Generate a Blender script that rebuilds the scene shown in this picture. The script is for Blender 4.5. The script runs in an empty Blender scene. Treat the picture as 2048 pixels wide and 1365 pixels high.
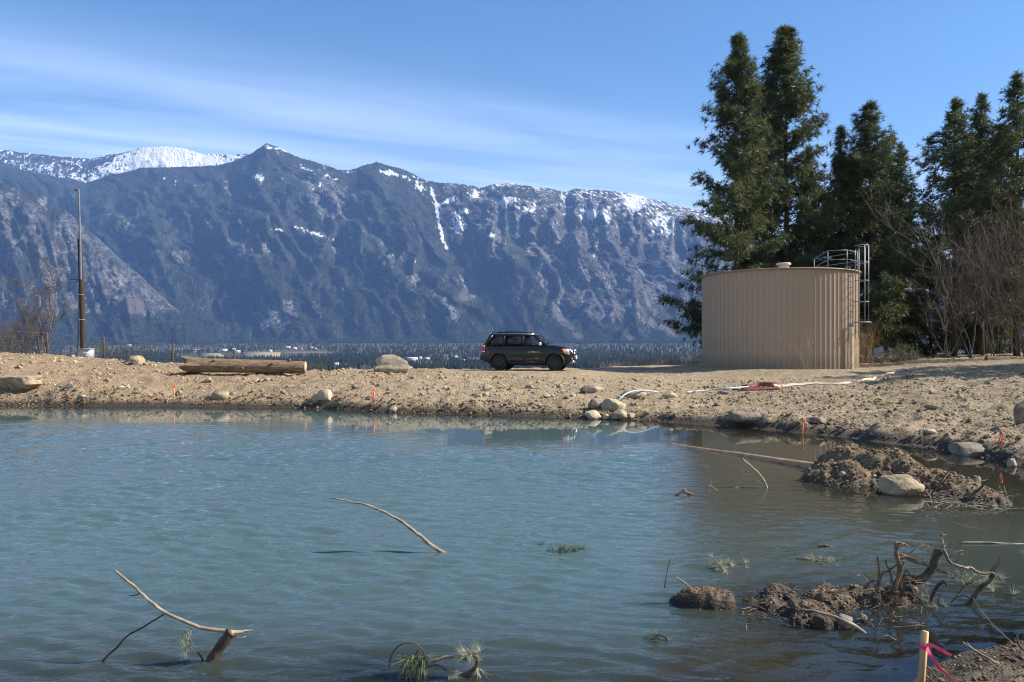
import bpy, bmesh, math, random
import numpy as np
from mathutils import Vector, Matrix

scene = bpy.context.scene
COL = scene.collection
rad = math.radians

# ------------------------------------------------------------------ camera
FPX, HZ, EYE = 1479.0, 690.0, 2.3        # focal length in photo pixels, horizon row, eye height over the pond
cam_d = bpy.data.cameras.new('camera')
cam_d.sensor_width = 36.0
cam_d.lens = 36.0 * FPX / 2048.0
cam_d.shift_y = (HZ - 682.5) / 2048.0
cam_d.clip_start = 0.1
cam_d.clip_end = 30000.0
cam = bpy.data.objects.new('camera', cam_d)
COL.objects.link(cam)
cam.location = (0, 0, EYE)
cam.rotation_euler = (rad(90), 0, 0)
scene.camera = cam

# ------------------------------------------------------------------ sun and sky
SUN_AZ, SUN_EL = 90.0, 37.0               # degrees clockwise from the view direction (+Y), height
sun_d = bpy.data.lights.new('sun', 'SUN')
sun_d.energy = 5.0
sun_d.angle = rad(0.53)
sun_d.color = (1.0, 0.93, 0.82)
sun = bpy.data.objects.new('sun', sun_d)
COL.objects.link(sun)
_sd = Vector((math.sin(rad(SUN_AZ)) * math.cos(rad(SUN_EL)), math.cos(rad(SUN_AZ)) * math.cos(rad(SUN_EL)), math.sin(rad(SUN_EL))))
sun.rotation_euler = _sd.to_track_quat('Z', 'Y').to_euler()
sun.location = (40, 10, 40)

world = bpy.data.worlds.new('World')
scene.world = world
world.use_nodes = True
wn, wl = world.node_tree.nodes, world.node_tree.links
wn.clear()
def wnode(t, **kw):
    n = wn.new(t)
    for k, v in kw.items(): setattr(n, k, v)
    return n
def wmath(op, a, b=None, c=None):
    n = wnode('ShaderNodeMath', operation=op)
    for i, s in enumerate((a, b, c)):
        if s is None: continue
        if isinstance(s, (int, float)): n.inputs[i].default_value = s
        else: wl.new(s, n.inputs[i])
    return n.outputs[0]
sky = wnode('ShaderNodeTexSky', sky_type='NISHITA')
sky.sun_disc = False
sky.sun_elevation = rad(SUN_EL)
sky.sun_rotation = rad(SUN_AZ)
sky.altitude = 600
sky.air_density = 1.0
sky.dust_density = 0.2
sky.ozone_density = 2.0
# cirrus streets on a high plane: q = direction / direction.z, streaks run along (0.926, 0.377)
tc = wnode('ShaderNodeTexCoord')
sx = wnode('ShaderNodeSeparateXYZ'); wl.new(tc.outputs['Generated'], sx.inputs[0])
zz = wmath('MAXIMUM', sx.outputs[2], 0.03)
qx, qy = wmath('DIVIDE', sx.outputs[0], zz), wmath('DIVIDE', sx.outputs[1], zz)
al = wmath('ADD', wmath('MULTIPLY', qx, 0.926), wmath('MULTIPLY', qy, 0.377))
ac = wmath('ADD', wmath('MULTIPLY', qx, -0.377), wmath('MULTIPLY', qy, 0.926))
cv = wnode('ShaderNodeCombineXYZ')
wl.new(wmath('MULTIPLY', al, 0.35), cv.inputs[0]); wl.new(wmath('MULTIPLY', ac, 1.5), cv.inputs[1])
n1 = wnode('ShaderNodeTexNoise'); n1.inputs['Scale'].default_value = 1.6; n1.inputs['Detail'].default_value = 5; n1.inputs['Roughness'].default_value = 0.5; n1.inputs['Distortion'].default_value = 0.5
wl.new(cv.outputs[0], n1.inputs['Vector'])
cv2 = wnode('ShaderNodeCombineXYZ')
wl.new(wmath('MULTIPLY', al, 0.5), cv2.inputs[0]); wl.new(wmath('MULTIPLY', ac, 0.9), cv2.inputs[1]); cv2.inputs[2].default_value = 3.7
n2 = wnode('ShaderNodeTexNoise'); n2.inputs['Scale'].default_value = 0.8; n2.inputs['Detail'].default_value = 3
wl.new(cv2.outputs[0], n2.inputs['Vector'])
acw = wmath('ADD', ac, wmath('MULTIPLY', wmath('SUBTRACT', n2.outputs[0], 0.5), 0.55))
def wband(c, w, a):
    d = wmath('DIVIDE', wmath('SUBTRACT', acw, c), w)
    return wmath('MULTIPLY', wmath('EXPONENT', wmath('MULTIPLY', wmath('MULTIPLY', d, d), -1.0)), a)
bands = wmath('ADD', wmath('ADD', wband(3.12, 0.34, 0.34), wband(4.3, 0.85, 0.55)), wmath('ADD', wband(7.0, 2.4, 1.25), wband(-0.6, 1.0, 0.5)))
streak = wmath('MULTIPLY', bands, wmath('MULTIPLY_ADD', n1.outputs[0], 2.2, -0.42))
cf = wnode('ShaderNodeClamp'); wl.new(wmath('MULTIPLY', streak, 0.72), cf.inputs[0]); cf.inputs[2].default_value = 0.62
cmix = wnode('ShaderNodeMix', data_type='RGBA')
wl.new(cf.outputs[0], cmix.inputs[0])
hs = wnode('ShaderNodeHueSaturation'); hs.inputs['Saturation'].default_value = 1.21
wl.new(sky.outputs[0], hs.inputs['Color'])
wl.new(hs.outputs[0], cmix.inputs[6]); cmix.inputs[7].default_value = (6.3, 7.4, 9.3, 1)
bg = wnode('ShaderNodeBackground'); bg.inputs[1].default_value = 0.080
wl.new(cmix.outputs[2], bg.inputs[0])
wo = wnode('ShaderNodeOutputWorld'); wl.new(bg.outputs[0], wo.inputs[0])

scene.view_settings.view_transform = 'Standard'
scene.view_settings.look = 'None'
scene.view_settings.exposure = 1.17
scene.view_settings.gamma = 1.0
scene.view_settings.use_curve_mapping = False
scene.cycles.use_denoising = True
scene.cycles.filter_width = 1.15
scene.cycles.max_bounces = 6
scene.cycles.diffuse_bounces = 2
scene.cycles.glossy_bounces = 3
scene.cycles.transmission_bounces = 4
scene.cycles.transparent_max_bounces = 10
scene.cycles.volume_bounces = 0
scene.cycles.sample_clamp_indirect = 6.0

# ------------------------------------------------------------------ helpers
rng = np.random.default_rng(7)
random.seed(7)

def _h(ix, iy, iz, s):
    n = (ix.astype(np.int64) * 374761393 + iy.astype(np.int64) * 668265263 + iz.astype(np.int64) * 2147483647 + s * 1274126177) & 0xffffffff
    n = ((n ^ (n >> 13)) * 1274126177) & 0xffffffff
    n = ((n ^ (n >> 16)) * 2246822519) & 0xffffffff
    return ((n ^ (n >> 15)) & 0xffff) / 65535.0 * 2 - 1
def vn(x, y, z=0.0, s=0):                     # smooth value noise, -1..1
    x, y, z = np.broadcast_arrays(np.asarray(x, float), np.asarray(y, float), np.asarray(z, float))
    ix, iy, iz = np.floor(x), np.floor(y), np.floor(z)
    fx, fy, fz = x - ix, y - iy, z - iz
    fx, fy, fz = [f * f * f * (f * (f * 6 - 15) + 10) for f in (fx, fy, fz)]
    r = 0
    for dz in ((0, 1) if z.any() else (0,)):
        wz = fz if dz else 1 - fz
        for dx in (0, 1):
            for dy in (0, 1):
                r = r + _h(ix + dx, iy + dy, iz + dz, s) * (fx if dx else 1 - fx) * (fy if dy else 1 - fy) * wz
    return r
def fbm(x, y, z=0.0, o=4, s=0, g=0.5, lac=2.03):
    r, a, t = 0, 1.0, 0
    for i in range(o):
        r = r + a * vn(x, y, z, s + i * 17); t += a; a *= g
        x, y, z = x * lac + 13.7, y * lac - 7.3, (np.asarray(z) * lac + 3.1 if np.any(z) else z)
    return r / t
def ridged(x, y, o=4, s=0, g=0.5):
    r, a, t = 0, 1.0, 0
    for i in range(o):
        r = r + a * (1 - np.abs(vn(x, y, 0, s + i * 31)) * 2); t += a; a *= g
        x, y = x * 2.1 + 5.2, y * 2.1 - 9.1
    return r / t
def sm(a, b, x):
    t = np.clip((x - a) / (b - a), 0, 1)
    return t * t * (3 - 2 * t)

class MB:                                     # mesh collector
    def __init__(s): s.V = []; s.F = []; s.n = 0
    def add(s, V, F):
        V = np.asarray(V, float).reshape(-1, 3); s.V.append(V)
        s.F.append([np.asarray(F) + s.n] if isinstance(F, np.ndarray) else [tuple(i + s.n for i in f) for f in F])
        s.n += len(V); return s
    def box(s, c, d, R=None):
        V = np.array([(x, y, z) for x in (-.5, .5) for y in (-.5, .5) for z in (-.5, .5)]) * np.array(d)
        if R is not None: V = V @ np.array(R.to_3x3()).T
        return s.add(V + np.array(c), [(0, 1, 3, 2), (4, 6, 7, 5), (0, 4, 5, 1), (2, 3, 7, 6), (0, 2, 6, 4), (1, 5, 7, 3)])
    def tube(s, pts, rr, n=6, cap=True, wob=0.0):
        pts = np.asarray(pts, float); m = len(pts)
        rr = np.full(m, rr) if np.isscalar(rr) else np.asarray(rr, float)
        T = np.gradient(pts, axis=0); T /= np.linalg.norm(T, axis=1, keepdims=True) + 1e-9
        up = np.array((0, 0, 1.0)) if abs(T[:, 2]).mean() < .8 else np.array((1.0, 0, 0))
        A = np.cross(T, up); A /= np.linalg.norm(A, axis=1, keepdims=True) + 1e-9
        B = np.cross(T, A)
        an = np.arange(n) / n * 2 * math.pi
        w = 1 + wob * rng.uniform(-1, 1, (m, n)) if wob else np.ones((m, n))
        V = pts[:, None] + (A[:, None] * np.cos(an)[None, :, None] + B[:, None] * np.sin(an)[None, :, None]) * (rr[:, None] * w)[:, :, None]
        F = [(i * n + j, i * n + (j + 1) % n, (i + 1) * n + (j + 1) % n, (i + 1) * n + j) for i in range(m - 1) for j in range(n)]
        if cap: F += [tuple(range(n))[::-1], tuple((m - 1) * n + j for j in range(n))]
        return s.add(V.reshape(-1, 3), F)
    def data(s, name, smooth=False):
        V = np.concatenate(s.V); me = bpy.data.meshes.new(name)
        tl, big = [], []
        for f in s.F:
            if len(f) == 1 and isinstance(f[0], np.ndarray): big.append(f[0])
            else: tl += f
        me.vertices.add(len(V)); me.vertices.foreach_set('co', V.astype(np.float32).ravel())
        sizes = [np.full(len(b), b.shape[1]) for b in big] + [np.array([len(f) for f in tl], int)]
        idx = [b.ravel() for b in big] + [np.array([i for f in tl for i in f], int)]
        sizes, idx = np.concatenate(sizes), np.concatenate(idx)
        me.loops.add(len(idx)); me.loops.foreach_set('vertex_index', idx.astype(np.int32))
        me.polygons.add(len(sizes))
        st = np.concatenate(([0], np.cumsum(sizes)[:-1])).astype(np.int32)
        me.polygons.foreach_set('loop_start', st)
        me.update(calc_edges=True)
        if smooth: me.polygons.foreach_set('use_smooth', np.ones(len(sizes), bool))
        me.validate()
        return me
    def build(s, name, m, parent=None, smooth=False, sharp=None, base=None):
        if base is not None: s.V = [v - np.array(base) for v in s.V]
        me = s.data(name, smooth)
        if sharp is not None: me.set_sharp_from_angle(angle=rad(sharp))
        o = bpy.data.objects.new(name, me); COL.objects.link(o)
        if m: me.materials.append(m)
        if parent: o.parent = parent
        if base is not None: o.location = base
        return o
def attr(o, name, vals):
    a = o.data.attributes.new(name, 'FLOAT', 'POINT'); a.data.foreach_set('value', np.asarray(vals, np.float32).ravel())
def grid_faces(r, c):
    i = np.arange(r - 1)[:, None] * c + np.arange(c - 1)[None]
    return np.stack([i, i + 1, i + c + 1, i + c], -1).reshape(-1, 4)
def tag(o, label=None, cat=None, group=None, kind=None):
    for k, v in (('label', label), ('category', cat), ('group', group), ('kind', kind)):
        if v: o[k] = v
    return o
def empty(name, loc, rz=0.0):
    o = bpy.data.objects.new(name, None); COL.objects.link(o); o.location = loc; o.rotation_euler = (0, 0, rz)
    o.empty_display_size = .3; return o
def P(px, py, Y): return np.array(((px - 1024) / FPX * Y, Y, EYE - (py - HZ) / FPX * Y))
def WP(px, py):                               # the pond surface at a picture point
    Y = EYE * FPX / (py - HZ); return P(px, py, Y)
def spline(pts, n):
    pts = np.asarray(pts, float); k = len(pts)
    if k < 3: return np.array([pts[0] + (pts[-1] - pts[0]) * t for t in np.linspace(0, 1, n)])
    e = np.vstack((2 * pts[0] - pts[1], pts, 2 * pts[-1] - pts[-2])); out = []
    for t in np.linspace(0, k - 1, n):
        i = min(int(t), k - 2); f = t - i; p0, p1, p2, p3 = e[i:i + 4]
        out.append(.5 * (2 * p1 + (p2 - p0) * f + (2 * p0 - 5 * p1 + 4 * p2 - p3) * f * f + (3 * p1 - p0 - 3 * p2 + p3) * f ** 3))
    return np.array(out)

# ------------------------------------------------------------------ materials
class NT:
    def __init__(s, name):
        s.m = bpy.data.materials.new(name); s.m.use_nodes = True
        s.t = s.m.node_tree; s.N = s.t.nodes; s.L = s.t.links; s.N.clear()
        s.out = s.N.new('ShaderNodeOutputMaterial')
        s.tc = s.N.new('ShaderNodeTexCoord')
    def new(s, t, **kw):
        n = s.N.new(t)
        for k, v in kw.items(): setattr(n, k, v)
        return n
    def put(s, sock, v):
        if v is None: return
        if isinstance(v, bpy.types.NodeSocket): s.L.new(v, sock)
        elif isinstance(v, (tuple, list)): sock.default_value = tuple(v) + ((1,) if len(v) == 3 and sock.type == 'RGBA' else ())
        else: sock.default_value = v
    def noise(s, scale, det=4, rough=.55, vec=None, dist=0, mapping=None):
        v = vec or s.tc.outputs['Object']
        if mapping:
            mp = s.new('ShaderNodeMapping'); s.L.new(v, mp.inputs[0]); mp.inputs['Scale'].default_value = mapping; v = mp.outputs[0]
        n = s.new('ShaderNodeTexNoise'); s.L.new(v, n.inputs['Vector'])
        n.inputs['Scale'].default_value = scale; n.inputs['Detail'].default_value = det; n.inputs['Roughness'].default_value = rough; n.inputs['Distortion'].default_value = dist
        return n.outputs[0]
    def ramp(s, fac, stops):
        r = s.new('ShaderNodeValToRGB'); s.L.new(fac, r.inputs[0]); e = r.color_ramp.elements
        while len(e) < len(stops): e.new(.5)
        for el, (p, c) in zip(e, stops):
            el.position = p; el.color = (c if isinstance(c, tuple) else (c, c, c)) + (1,)
        return r.outputs[0]
    def math(s, op, a, b=None, c=None, clamp=False):
        n = s.new('ShaderNodeMath', operation=op); n.use_clamp = clamp
        for i, v in enumerate((a, b, c)): s.put(n.inputs[i], v)
        return n.outputs[0]
    def mix(s, f, a, b, blend='MIX'):
        n = s.new('ShaderNodeMix', data_type='RGBA', blend_type=blend)
        s.put(n.inputs[0], f); s.put(n.inputs[6], a); s.put(n.inputs[7], b); return n.outputs[2]
    def attr(s, name):
        n = s.new('ShaderNodeAttribute', attribute_name=name); return n.outputs['Fac']
    def bump(s, h, dist, strength=1.0, normal=None):
        n = s.new('ShaderNodeBump'); s.put(n.inputs['Height'], h); n.inputs['Distance'].default_value = dist; n.inputs['Strength'].default_value = strength
        if normal: s.L.new(normal, n.inputs['Normal'])
        return n.outputs[0]
    def rand(s): return s.new('ShaderNodeObjectInfo').outputs['Random']
    def bsdf(s, col, rough=.8, metal=0, normal=None, spec=None, **kw):
        b = s.new('ShaderNodeBsdfPrincipled')
        s.put(b.inputs['Base Color'], col); s.put(b.inputs['Roughness'], rough); s.put(b.inputs['Metallic'], metal)
        if spec is not None: s.put(b.inputs['Specular IOR Level'], spec)
        if normal: s.L.new(normal, b.inputs['Normal'])
        for k, v in kw.items(): s.put(b.inputs[k.replace('_', ' ')], v)
        s.L.new(b.outputs[0], s.out.inputs[0]); return s.m

def simple(name, c1, c2, scale=8, rough=.85, bump=.01, metal=0, mapping=None, spec=.3, det=5, vary=0.0):
    t = NT(name); n = t.noise(scale, det, mapping=mapping)
    c = t.ramp(n, [(.3, c1), (.7, c2)])
    if vary:
        hv = t.new('ShaderNodeHueSaturation'); t.L.new(c, hv.inputs['Color'])
        t.put(hv.inputs['Value'], t.math('MULTIPLY_ADD', t.rand(), vary * 2, 1 - vary)); c = hv.outputs[0]
    nb = t.bump(t.noise(scale * 2.3, 5, mapping=mapping), bump) if bump else None
    return t.bsdf(c, rough, metal, nb, spec)

M = {}
# bare graded dirt: tan, redder to the left, straw grey to the right, dark where it is wet at the water's edge
t = NT('graded_dirt')
geo = t.new('ShaderNodeNewGeometry'); sp = t.new('ShaderNodeSeparateXYZ'); t.L.new(geo.outputs['Position'], sp.inputs[0])
big = t.noise(.35, 4); mid = t.noise(2.2, 6, .65); fine = t.noise(14, 5, .7); grit = t.noise(60, 3, .7)
tan = t.ramp(mid, [(.25, (.275, .205, .125)), (.5, (.415, .325, .205)), (.75, (.52, .42, .285))])
red = t.ramp(mid, [(.25, (.24, .165, .10)), (.5, (.375, .27, .168)), (.75, (.48, .36, .235))])
straw = t.ramp(mid, [(.25, (.20, .155, .10)), (.5, (.34, .275, .18)), (.75, (.48, .40, .27))])
xm = t.math('ADD', sp.outputs[0], t.math('MULTIPLY', t.math('SUBTRACT', big, .5), 12))
c = t.mix(t.math('MULTIPLY_ADD', xm, -.12, -.1, True), tan, red)
c = t.mix(t.math('MULTIPLY_ADD', xm, .16, -1.0, True), c, straw)
c = t.mix(t.ramp(fine, [(.35, .55), (.6, 0.0)]), c, (.13, .088, .055))
c = t.mix(t.ramp(grit, [(.62, 0.0), (.78, .45)]), c, (.58, .48, .36))
patch = t.ramp(t.noise(.55, 5, .6), [(.48, 0.0), (.66, .55)])
c = t.mix(patch, c, t.mix(mid, (.14, .095, .058), (.27, .195, .122)))
wetn = t.math('ADD', sp.outputs[2], t.math('MULTIPLY', t.math('SUBTRACT', mid, .5), -.34))
wet = t.ramp(t.math('MULTIPLY', wetn, 2.0, clamp=True), [(.20, 1.0), (.52, 0.0)])
c = t.mix(wet, c, t.mix(fine, (.030, .022, .014), (.085, .062, .040)))
nb = t.bump(t.math('ADD', t.math('MULTIPLY', mid, .9), t.math('ADD', t.math('MULTIPLY', fine, .35), t.math('MULTIPLY', grit, .1))), .26, 1.0)
M['dirt'] = t.bsdf(c, t.math('MULTIPLY_ADD', wet, -.35, .95), 0, nb, .25)

# turbid pond water: Fresnel reflection over a milky green body that clears where it is shallow
t = NT('pond_water')
ob = t.tc.outputs['Object']
calm = t.attr('calm'); dep = t.attr('depth')
w1 = t.noise(1.0, 2, .45, dist=.7, mapping=(1.5, 4.6, 1))
w2 = t.noise(1.0, 3, .55, dist=.4, mapping=(4.0, 11.0, 1))
w3 = t.noise(1.0, 2, .5, mapping=(0.5, 1.1, 1))
h = t.math('ADD', t.math('MULTIPLY', w1, .35), t.math('MULTIPLY', w2, .65))
h = t.math('MULTIPLY', h, calm)
nb = t.bump(h, .034, 1.0)
body = t.mix(t.attr('silt_reflection'), (.061, .100, .103), (.048, .046, .029))  # dark olive is part sediment, part painted reflection of the trees
dif = t.new('ShaderNodeBsdfDiffuse'); t.put(dif.inputs[0], body)
tr = t.new('ShaderNodeBsdfTransparent'); tr.inputs[0].default_value = (.80, .80, .70, 1)
ms = t.new('ShaderNodeMixShader'); t.L.new(dep, ms.inputs[0]); t.L.new(tr.outputs[0], ms.inputs[1]); t.L.new(dif.outputs[0], ms.inputs[2])
gl = t.new('ShaderNodeBsdfGlossy'); gl.inputs['Roughness'].default_value = .03; gl.inputs[0].default_value = (1, 1, 1, 1); t.L.new(nb, gl.inputs['Normal'])
fr = t.new('ShaderNodeFresnel'); fr.inputs[0].default_value = 1.33; t.L.new(nb, fr.inputs['Normal'])
m2 = t.new('ShaderNodeMixShader'); t.L.new(fr.outputs[0], m2.inputs[0]); t.L.new(ms.outputs[0], m2.inputs[1]); t.L.new(gl.outputs[0], m2.inputs[2])
t.L.new(m2.outputs[0], t.out.inputs[0]); M['water'] = t.m

M['mud'] = None
t = NT('wet_mud')
mid = t.noise(7, 6, .65); fine = t.noise(30, 4, .7)
c = t.ramp(mid, [(.3, (.075, .050, .030)), (.5, (.180, .124, .074)), (.7, (.32, .235, .148))])
c = t.mix(t.ramp(fine, [(.35, .6), (.6, 0.0)]), c, (.045, .032, .021))
geo = t.new('ShaderNodeNewGeometry'); sp = t.new('ShaderNodeSeparateXYZ'); t.L.new(geo.outputs['Position'], sp.inputs[0])
wet = t.ramp(t.math('MULTIPLY', sp.outputs[2], 4.0, clamp=True), [(.1, 1.0), (.6, 0.0)])
c = t.mix(wet, c, (.028, .020, .013))
M['mud'] = t.bsdf(c, t.math('MULTIPLY_ADD', wet, -.35, .9), 0, t.bump(t.math('ADD', mid, t.math('MULTIPLY', fine, .5)), .05), .3)
M['clod'] = simple('dirt_clod', (.21, .145, .088), (.40, .295, .185), 5, .95, .02, vary=.15)
M['clod_dark'] = simple('damp_clod', (.060, .040, .024), (.21, .143, .086), 5, .9, .02)
M['stone'] = simple('pale_stone', (.23, .18, .12), (.44, .36, .25), 4, .9, .02, vary=.22)
M['granite'] = simple('granite', (.19, .142, .088), (.42, .33, .215), 5, .9, .03, vary=.12)
M['darkstone'] = simple('dark_stone', (.10, .075, .055), (.26, .21, .165), 5, .9, .03)
M['straw'] = simple('dead_straw', (.30, .235, .13), (.56, .46, .28), 3, .9, 0, vary=.2)
M['bark'] = simple('pine_bark', (.030, .020, .014), (.12, .078, .050), 3, .95, .03, mapping=(3, 3, .8))
M['deadwood'] = simple('weathered_branch', (.12, .09, .062), (.34, .27, .195), 12, .85, .004, mapping=(1, 1, 1))
M['darkwood'] = simple('wet_dark_wood', (.035, .022, .015), (.115, .074, .048), 14, .75, .006)
M['redroot'] = simple('reddish_root', (.085, .045, .026), (.27, .17, .105), 14, .8, .006)
M['logwood'] = simple('stripped_log', (.060, .034, .020), (.34, .235, .145), 4, .85, .04, mapping=(.5, 6, 6))
M['cutwood'] = simple('cut_wood_face', (.40, .29, .17), (.56, .43, .27), 14, .8, .003)
M['twig_grey'] = simple('bare_twig', (.050, .038, .032), (.15, .118, .098), 2, .9, 0)
M['twig_brown'] = simple('brown_twig', (.055, .040, .032), (.15, .112, .088), 2, .9, 0)
M['lathe'] = simple('pine_lath', (.36, .205, .09), (.56, .36, .175), 9, .75, .002, mapping=(4, 4, .5))
# ------------------------------------------------------------------ near ground
_S = np.array([(-1400, 20), (-800, 24), (-300, 27), (0, 27.7), (350, 27.6), (640, 26.6), (800, 24.9), (1000, 24), (1180, 23), (1300, 22.3), (1420, 21.5), (1560, 19.9), (1700, 18.4), (1800, 17), (1900, 16), (2048, 13.9), (2400, 11), (2800, 9.5)])
_R = np.array([(-1400, 36, 2.3), (-300, 36, 2.15), (0, 36, 1.94), (170, 36, 1.64), (350, 35.5, 1.40), (500, 35, 1.14), (620, 35, 1.08), (800, 36, 1.05), (1000, 38, 1.03), (1150, 41, 1.0), (1250, 46, .95), (1350, 60, 1.0), (1560, 66, 1.1), (1750, 66, 1.15), (1850, 66, 1.45), (2048, 66, 1.6), (2800, 66, 1.9)])
_E = np.array([(-1400, 1.9), (350, 2.0), (640, 2.8), (850, 4.6), (1150, 5.0), (1300, 5.0), (1450, 4.6), (1700, 4.2), (2048, 3.9), (2800, 3.4)])
CAR = (0.86, 35.3, 1.09)
TANK = (14.46, 40.2, 1.1)
def near_shore(x): return np.interp(x, [-12, 1.9, 2.6, 2.9, 3.33, 3.92, 6, 10], [3.9, 4.2, 4.9, 5.2, 5.5, 5.72, 6.5, 9])
def gz(x, y, lumps=True):
    x, y = np.broadcast_arrays(np.asarray(x, float), np.asarray(y, float))
    px = 1024 + FPX * np.clip(x / np.maximum(y, 4.0), -1.6, 1.2)
    ds = np.interp(px, _S[:, 0], _S[:, 1]) + .55 * fbm(x * .5, y * .2, 0, 3, 5)
    dr = np.interp(px, _R[:, 0], _R[:, 1]); zr = np.interp(px, _R[:, 0], _R[:, 2]); ex = np.interp(px, _E[:, 0], _E[:, 1])
    s = (y - ds) / (dr - ds)
    zb = zr * (1 - (1 - np.clip(s, 0, 1)) ** ex)
    zb = zb + .10 * sm(0, .35, y - ds) * (1 - sm(.5, 3, y - ds))                       # small wet scarp
    zb = np.where(y > dr, zr - .34 * (y - dr) + .8 * (1 - np.exp(-(y - dr) / 3.0)), zb)
    flat = sm(1020, 1150, px) * (1 - .55 * sm(1500, 1700, px)) * sm(25, 29, y)
    slope_u = np.interp(px, [0, 1200, 1500, 2048], [.16, .14, .075, .05])
    zf = np.where(y > ds, zb, -slope_u * (ds - y))
    n = near_shore(x) - y
    zn = np.where(n > 0, .66 * (1 - np.exp(-n * .42)), .11 * n)
    z = np.maximum(np.maximum(zf, zn), -1.25)
    for cx, cy, rx, ry, top in ((5.9, 11.7, 1.9, 1.5, -.05), (2.6, 6.5, 1.0, .7, -.04), (1.7, 6.6, .6, .3, -.12), (3.4, 6.6, .9, .7, -.07), (3.0, 5.9, .8, .6, -.05), (-.2, 8.0, .7, .6, -.42), (-.9, 5.15, .5, .4, -.03)):
        g = np.exp(-(((x - cx) / rx) ** 2 + ((y - cy) / ry) ** 2)); z = np.where(z < 0, z + (top - z) * np.clip(g * 1.15, 0, 1) * (z < top), z)
    if lumps:
        land = sm(-.05, .4, y - ds) * (y < 75)
        amp = land * (1 - .55 * flat) * (1 - sm(0, 4, y - dr) * .3)
        z = z + amp * (.13 * fbm(x * .55, y * .55, 0, 3, 11) + .085 * np.abs(fbm(x * 1.7, y * 1.7, 0, 3, 23)) + .075 * fbm(x * 4.3, y * 4.3, 0, 2, 37) + .055 * np.abs(fbm(x * 8.5, y * 8.5, 0, 2, 41)) - .05)
        for off in (0.0, 1.45): z = z - .05 * land * flat * np.exp(-((y - (32.2 + off + .06 * x + .5 * np.sin(x * .25))) / .13) ** 2)
        z = z + sm(.02, .5, n) * .05 * fbm(x * 4, y * 4, 0, 4, 53)
        for px0, yy, r, hh in ((150, 28.7, 1.5, .28), (1495, 20.8, .8, .22), (1590, 20.2, .6, .12), (1775, 17.9, .7, .22), (1930, 16.6, .6, .16), (755, 25.2, .5, .16), (2040, 15.4, .7, .2), (690, 26.2, 1.0, .1)):
            xx = (px0 - 1024) / FPX * yy; d2 = ((x - xx) ** 2 + (y - yy) ** 2 * .8) / r ** 2
            z = z + hh * np.exp(-d2) * land * (1 + .5 * fbm(x * 3, y * 3, 0, 3, 71))
        for (cx, cy, cz), r in ((CAR, 2.9), (TANK, 5.4)):
            g = 1 - sm(r * .85, r * 1.35, np.hypot(x - cx, (y - cy) * 1.0)); z = z * (1 - g) + (cz + .02 * fbm(x * 3, y * 3, 0, 3, 91)) * g
    return z
def gz1(x, y): return float(gz(np.array([x]), np.array([y]))[0])
def GP(px, py):                               # where the ray through a picture point meets the ground
    Y = np.concatenate((np.arange(4.3, 20, .02), np.arange(20, 66, .03))); X = (px - 1024) / FPX * Y
    zray = EYE - (py - HZ) / FPX * Y; g = np.maximum(gz(X, Y), 0)
    k = np.nonzero(zray <= g)[0]; k = k[0] if len(k) else len(Y) - 1
    return np.array((X[k], Y[k], g[k]))

ys = np.concatenate((np.arange(-7, 4, .35), np.arange(4, 7, .05), np.arange(7, 13.5, .2), np.arange(13.5, 29, .075), np.arange(29, 43, .11), np.arange(43, 66, .35), np.arange(66, 86, 1.0)))
vs = np.linspace(-1, 1, 440)
YY, VV = np.meshgrid(ys, vs, indexing='ij')
XX = VV * np.maximum(9, np.minimum(1.1 * YY, .86 * YY + 5))
ZZ = gz(XX, YY)
ground = MB().add(np.stack([XX, YY, ZZ], -1), grid_faces(*XX.shape)).build('ground', M['dirt'], smooth=True)
tag(ground, 'bare tan graded dirt bank sloping down to the pond', kind='structure')

# ------------------------------------------------------------------ pond water
wy = np.concatenate((np.arange(3.4, 9, .024), np.arange(9, 15, .03), np.arange(15, 24, .05), np.arange(24, 31, .25)))[::-1]; vs2 = np.concatenate((np.linspace(-1, -.72, 20)[:-1], np.linspace(-.72, .72, 256), np.linspace(.72, 1, 20)[1:]))
YY, VV = np.meshgrid(wy, vs2, indexing='ij'); XX = VV * np.maximum(8, np.minimum(1.1 * YY, .86 * YY + 5))
bed = gz(XX, YY)
pxw = 1024 + FPX * XX / YY
dsw = np.interp(pxw, _S[:, 0], _S[:, 1])
breeze = .5 + .5 * fbm(XX * .22, YY * .16, 0, 3, 77)
calm = (.008 + .992 * sm(4.5, 10.0, dsw - YY + 3.0 * fbm(XX * .3, YY * .35, 0, 3, 78))) * (.55 + .6 * breeze)
calm = calm * (1 - .80 * sm(1290, 1420, pxw) * sm(8.4, 11.5, YY)) * (1 - .45 * sm(1700, 1900, pxw))
calm = calm * (1 - .72 * sm(1480, 1640, pxw) * (1 - sm(5.7, 6.6, YY)))
calm = calm * (.85 + .15 * sm(6.0, 11, YY))
calm = np.clip(calm, .004, 1.2)
wav = np.zeros_like(XX); wr = np.random.default_rng(99)
for k in range(46):
    lam = .11 * (.50 / .11) ** (wr.uniform() ** 1.2); th = wr.normal() * .42 + .10; kk = 2 * math.pi / lam
    ph = wr.uniform(0, 6.28) + .9 * fbm(XX * .5 + k, YY * .5, 0, 1, 300 + k)
    att = 1 / (1 + (YY * YY / 3400 * 1.3 / lam) ** 4)
    wav += .0125 * math.sqrt(lam) / kk ** .5 * .105 * np.sin(kk * (XX * math.sin(th) + YY * math.cos(th)) + ph) * att * 21.0
wav *= calm * (.75 + .5 * fbm(XX * .8, YY * .8, 0, 2, 401))
print('wave slope rms', float(np.std(np.diff(wav[300:340], axis=0) / np.diff(YY[300:340], axis=0))))
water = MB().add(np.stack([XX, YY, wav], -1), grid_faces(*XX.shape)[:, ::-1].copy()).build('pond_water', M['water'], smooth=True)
tag(water, 'rippled milky green pond water', kind='structure')
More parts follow.
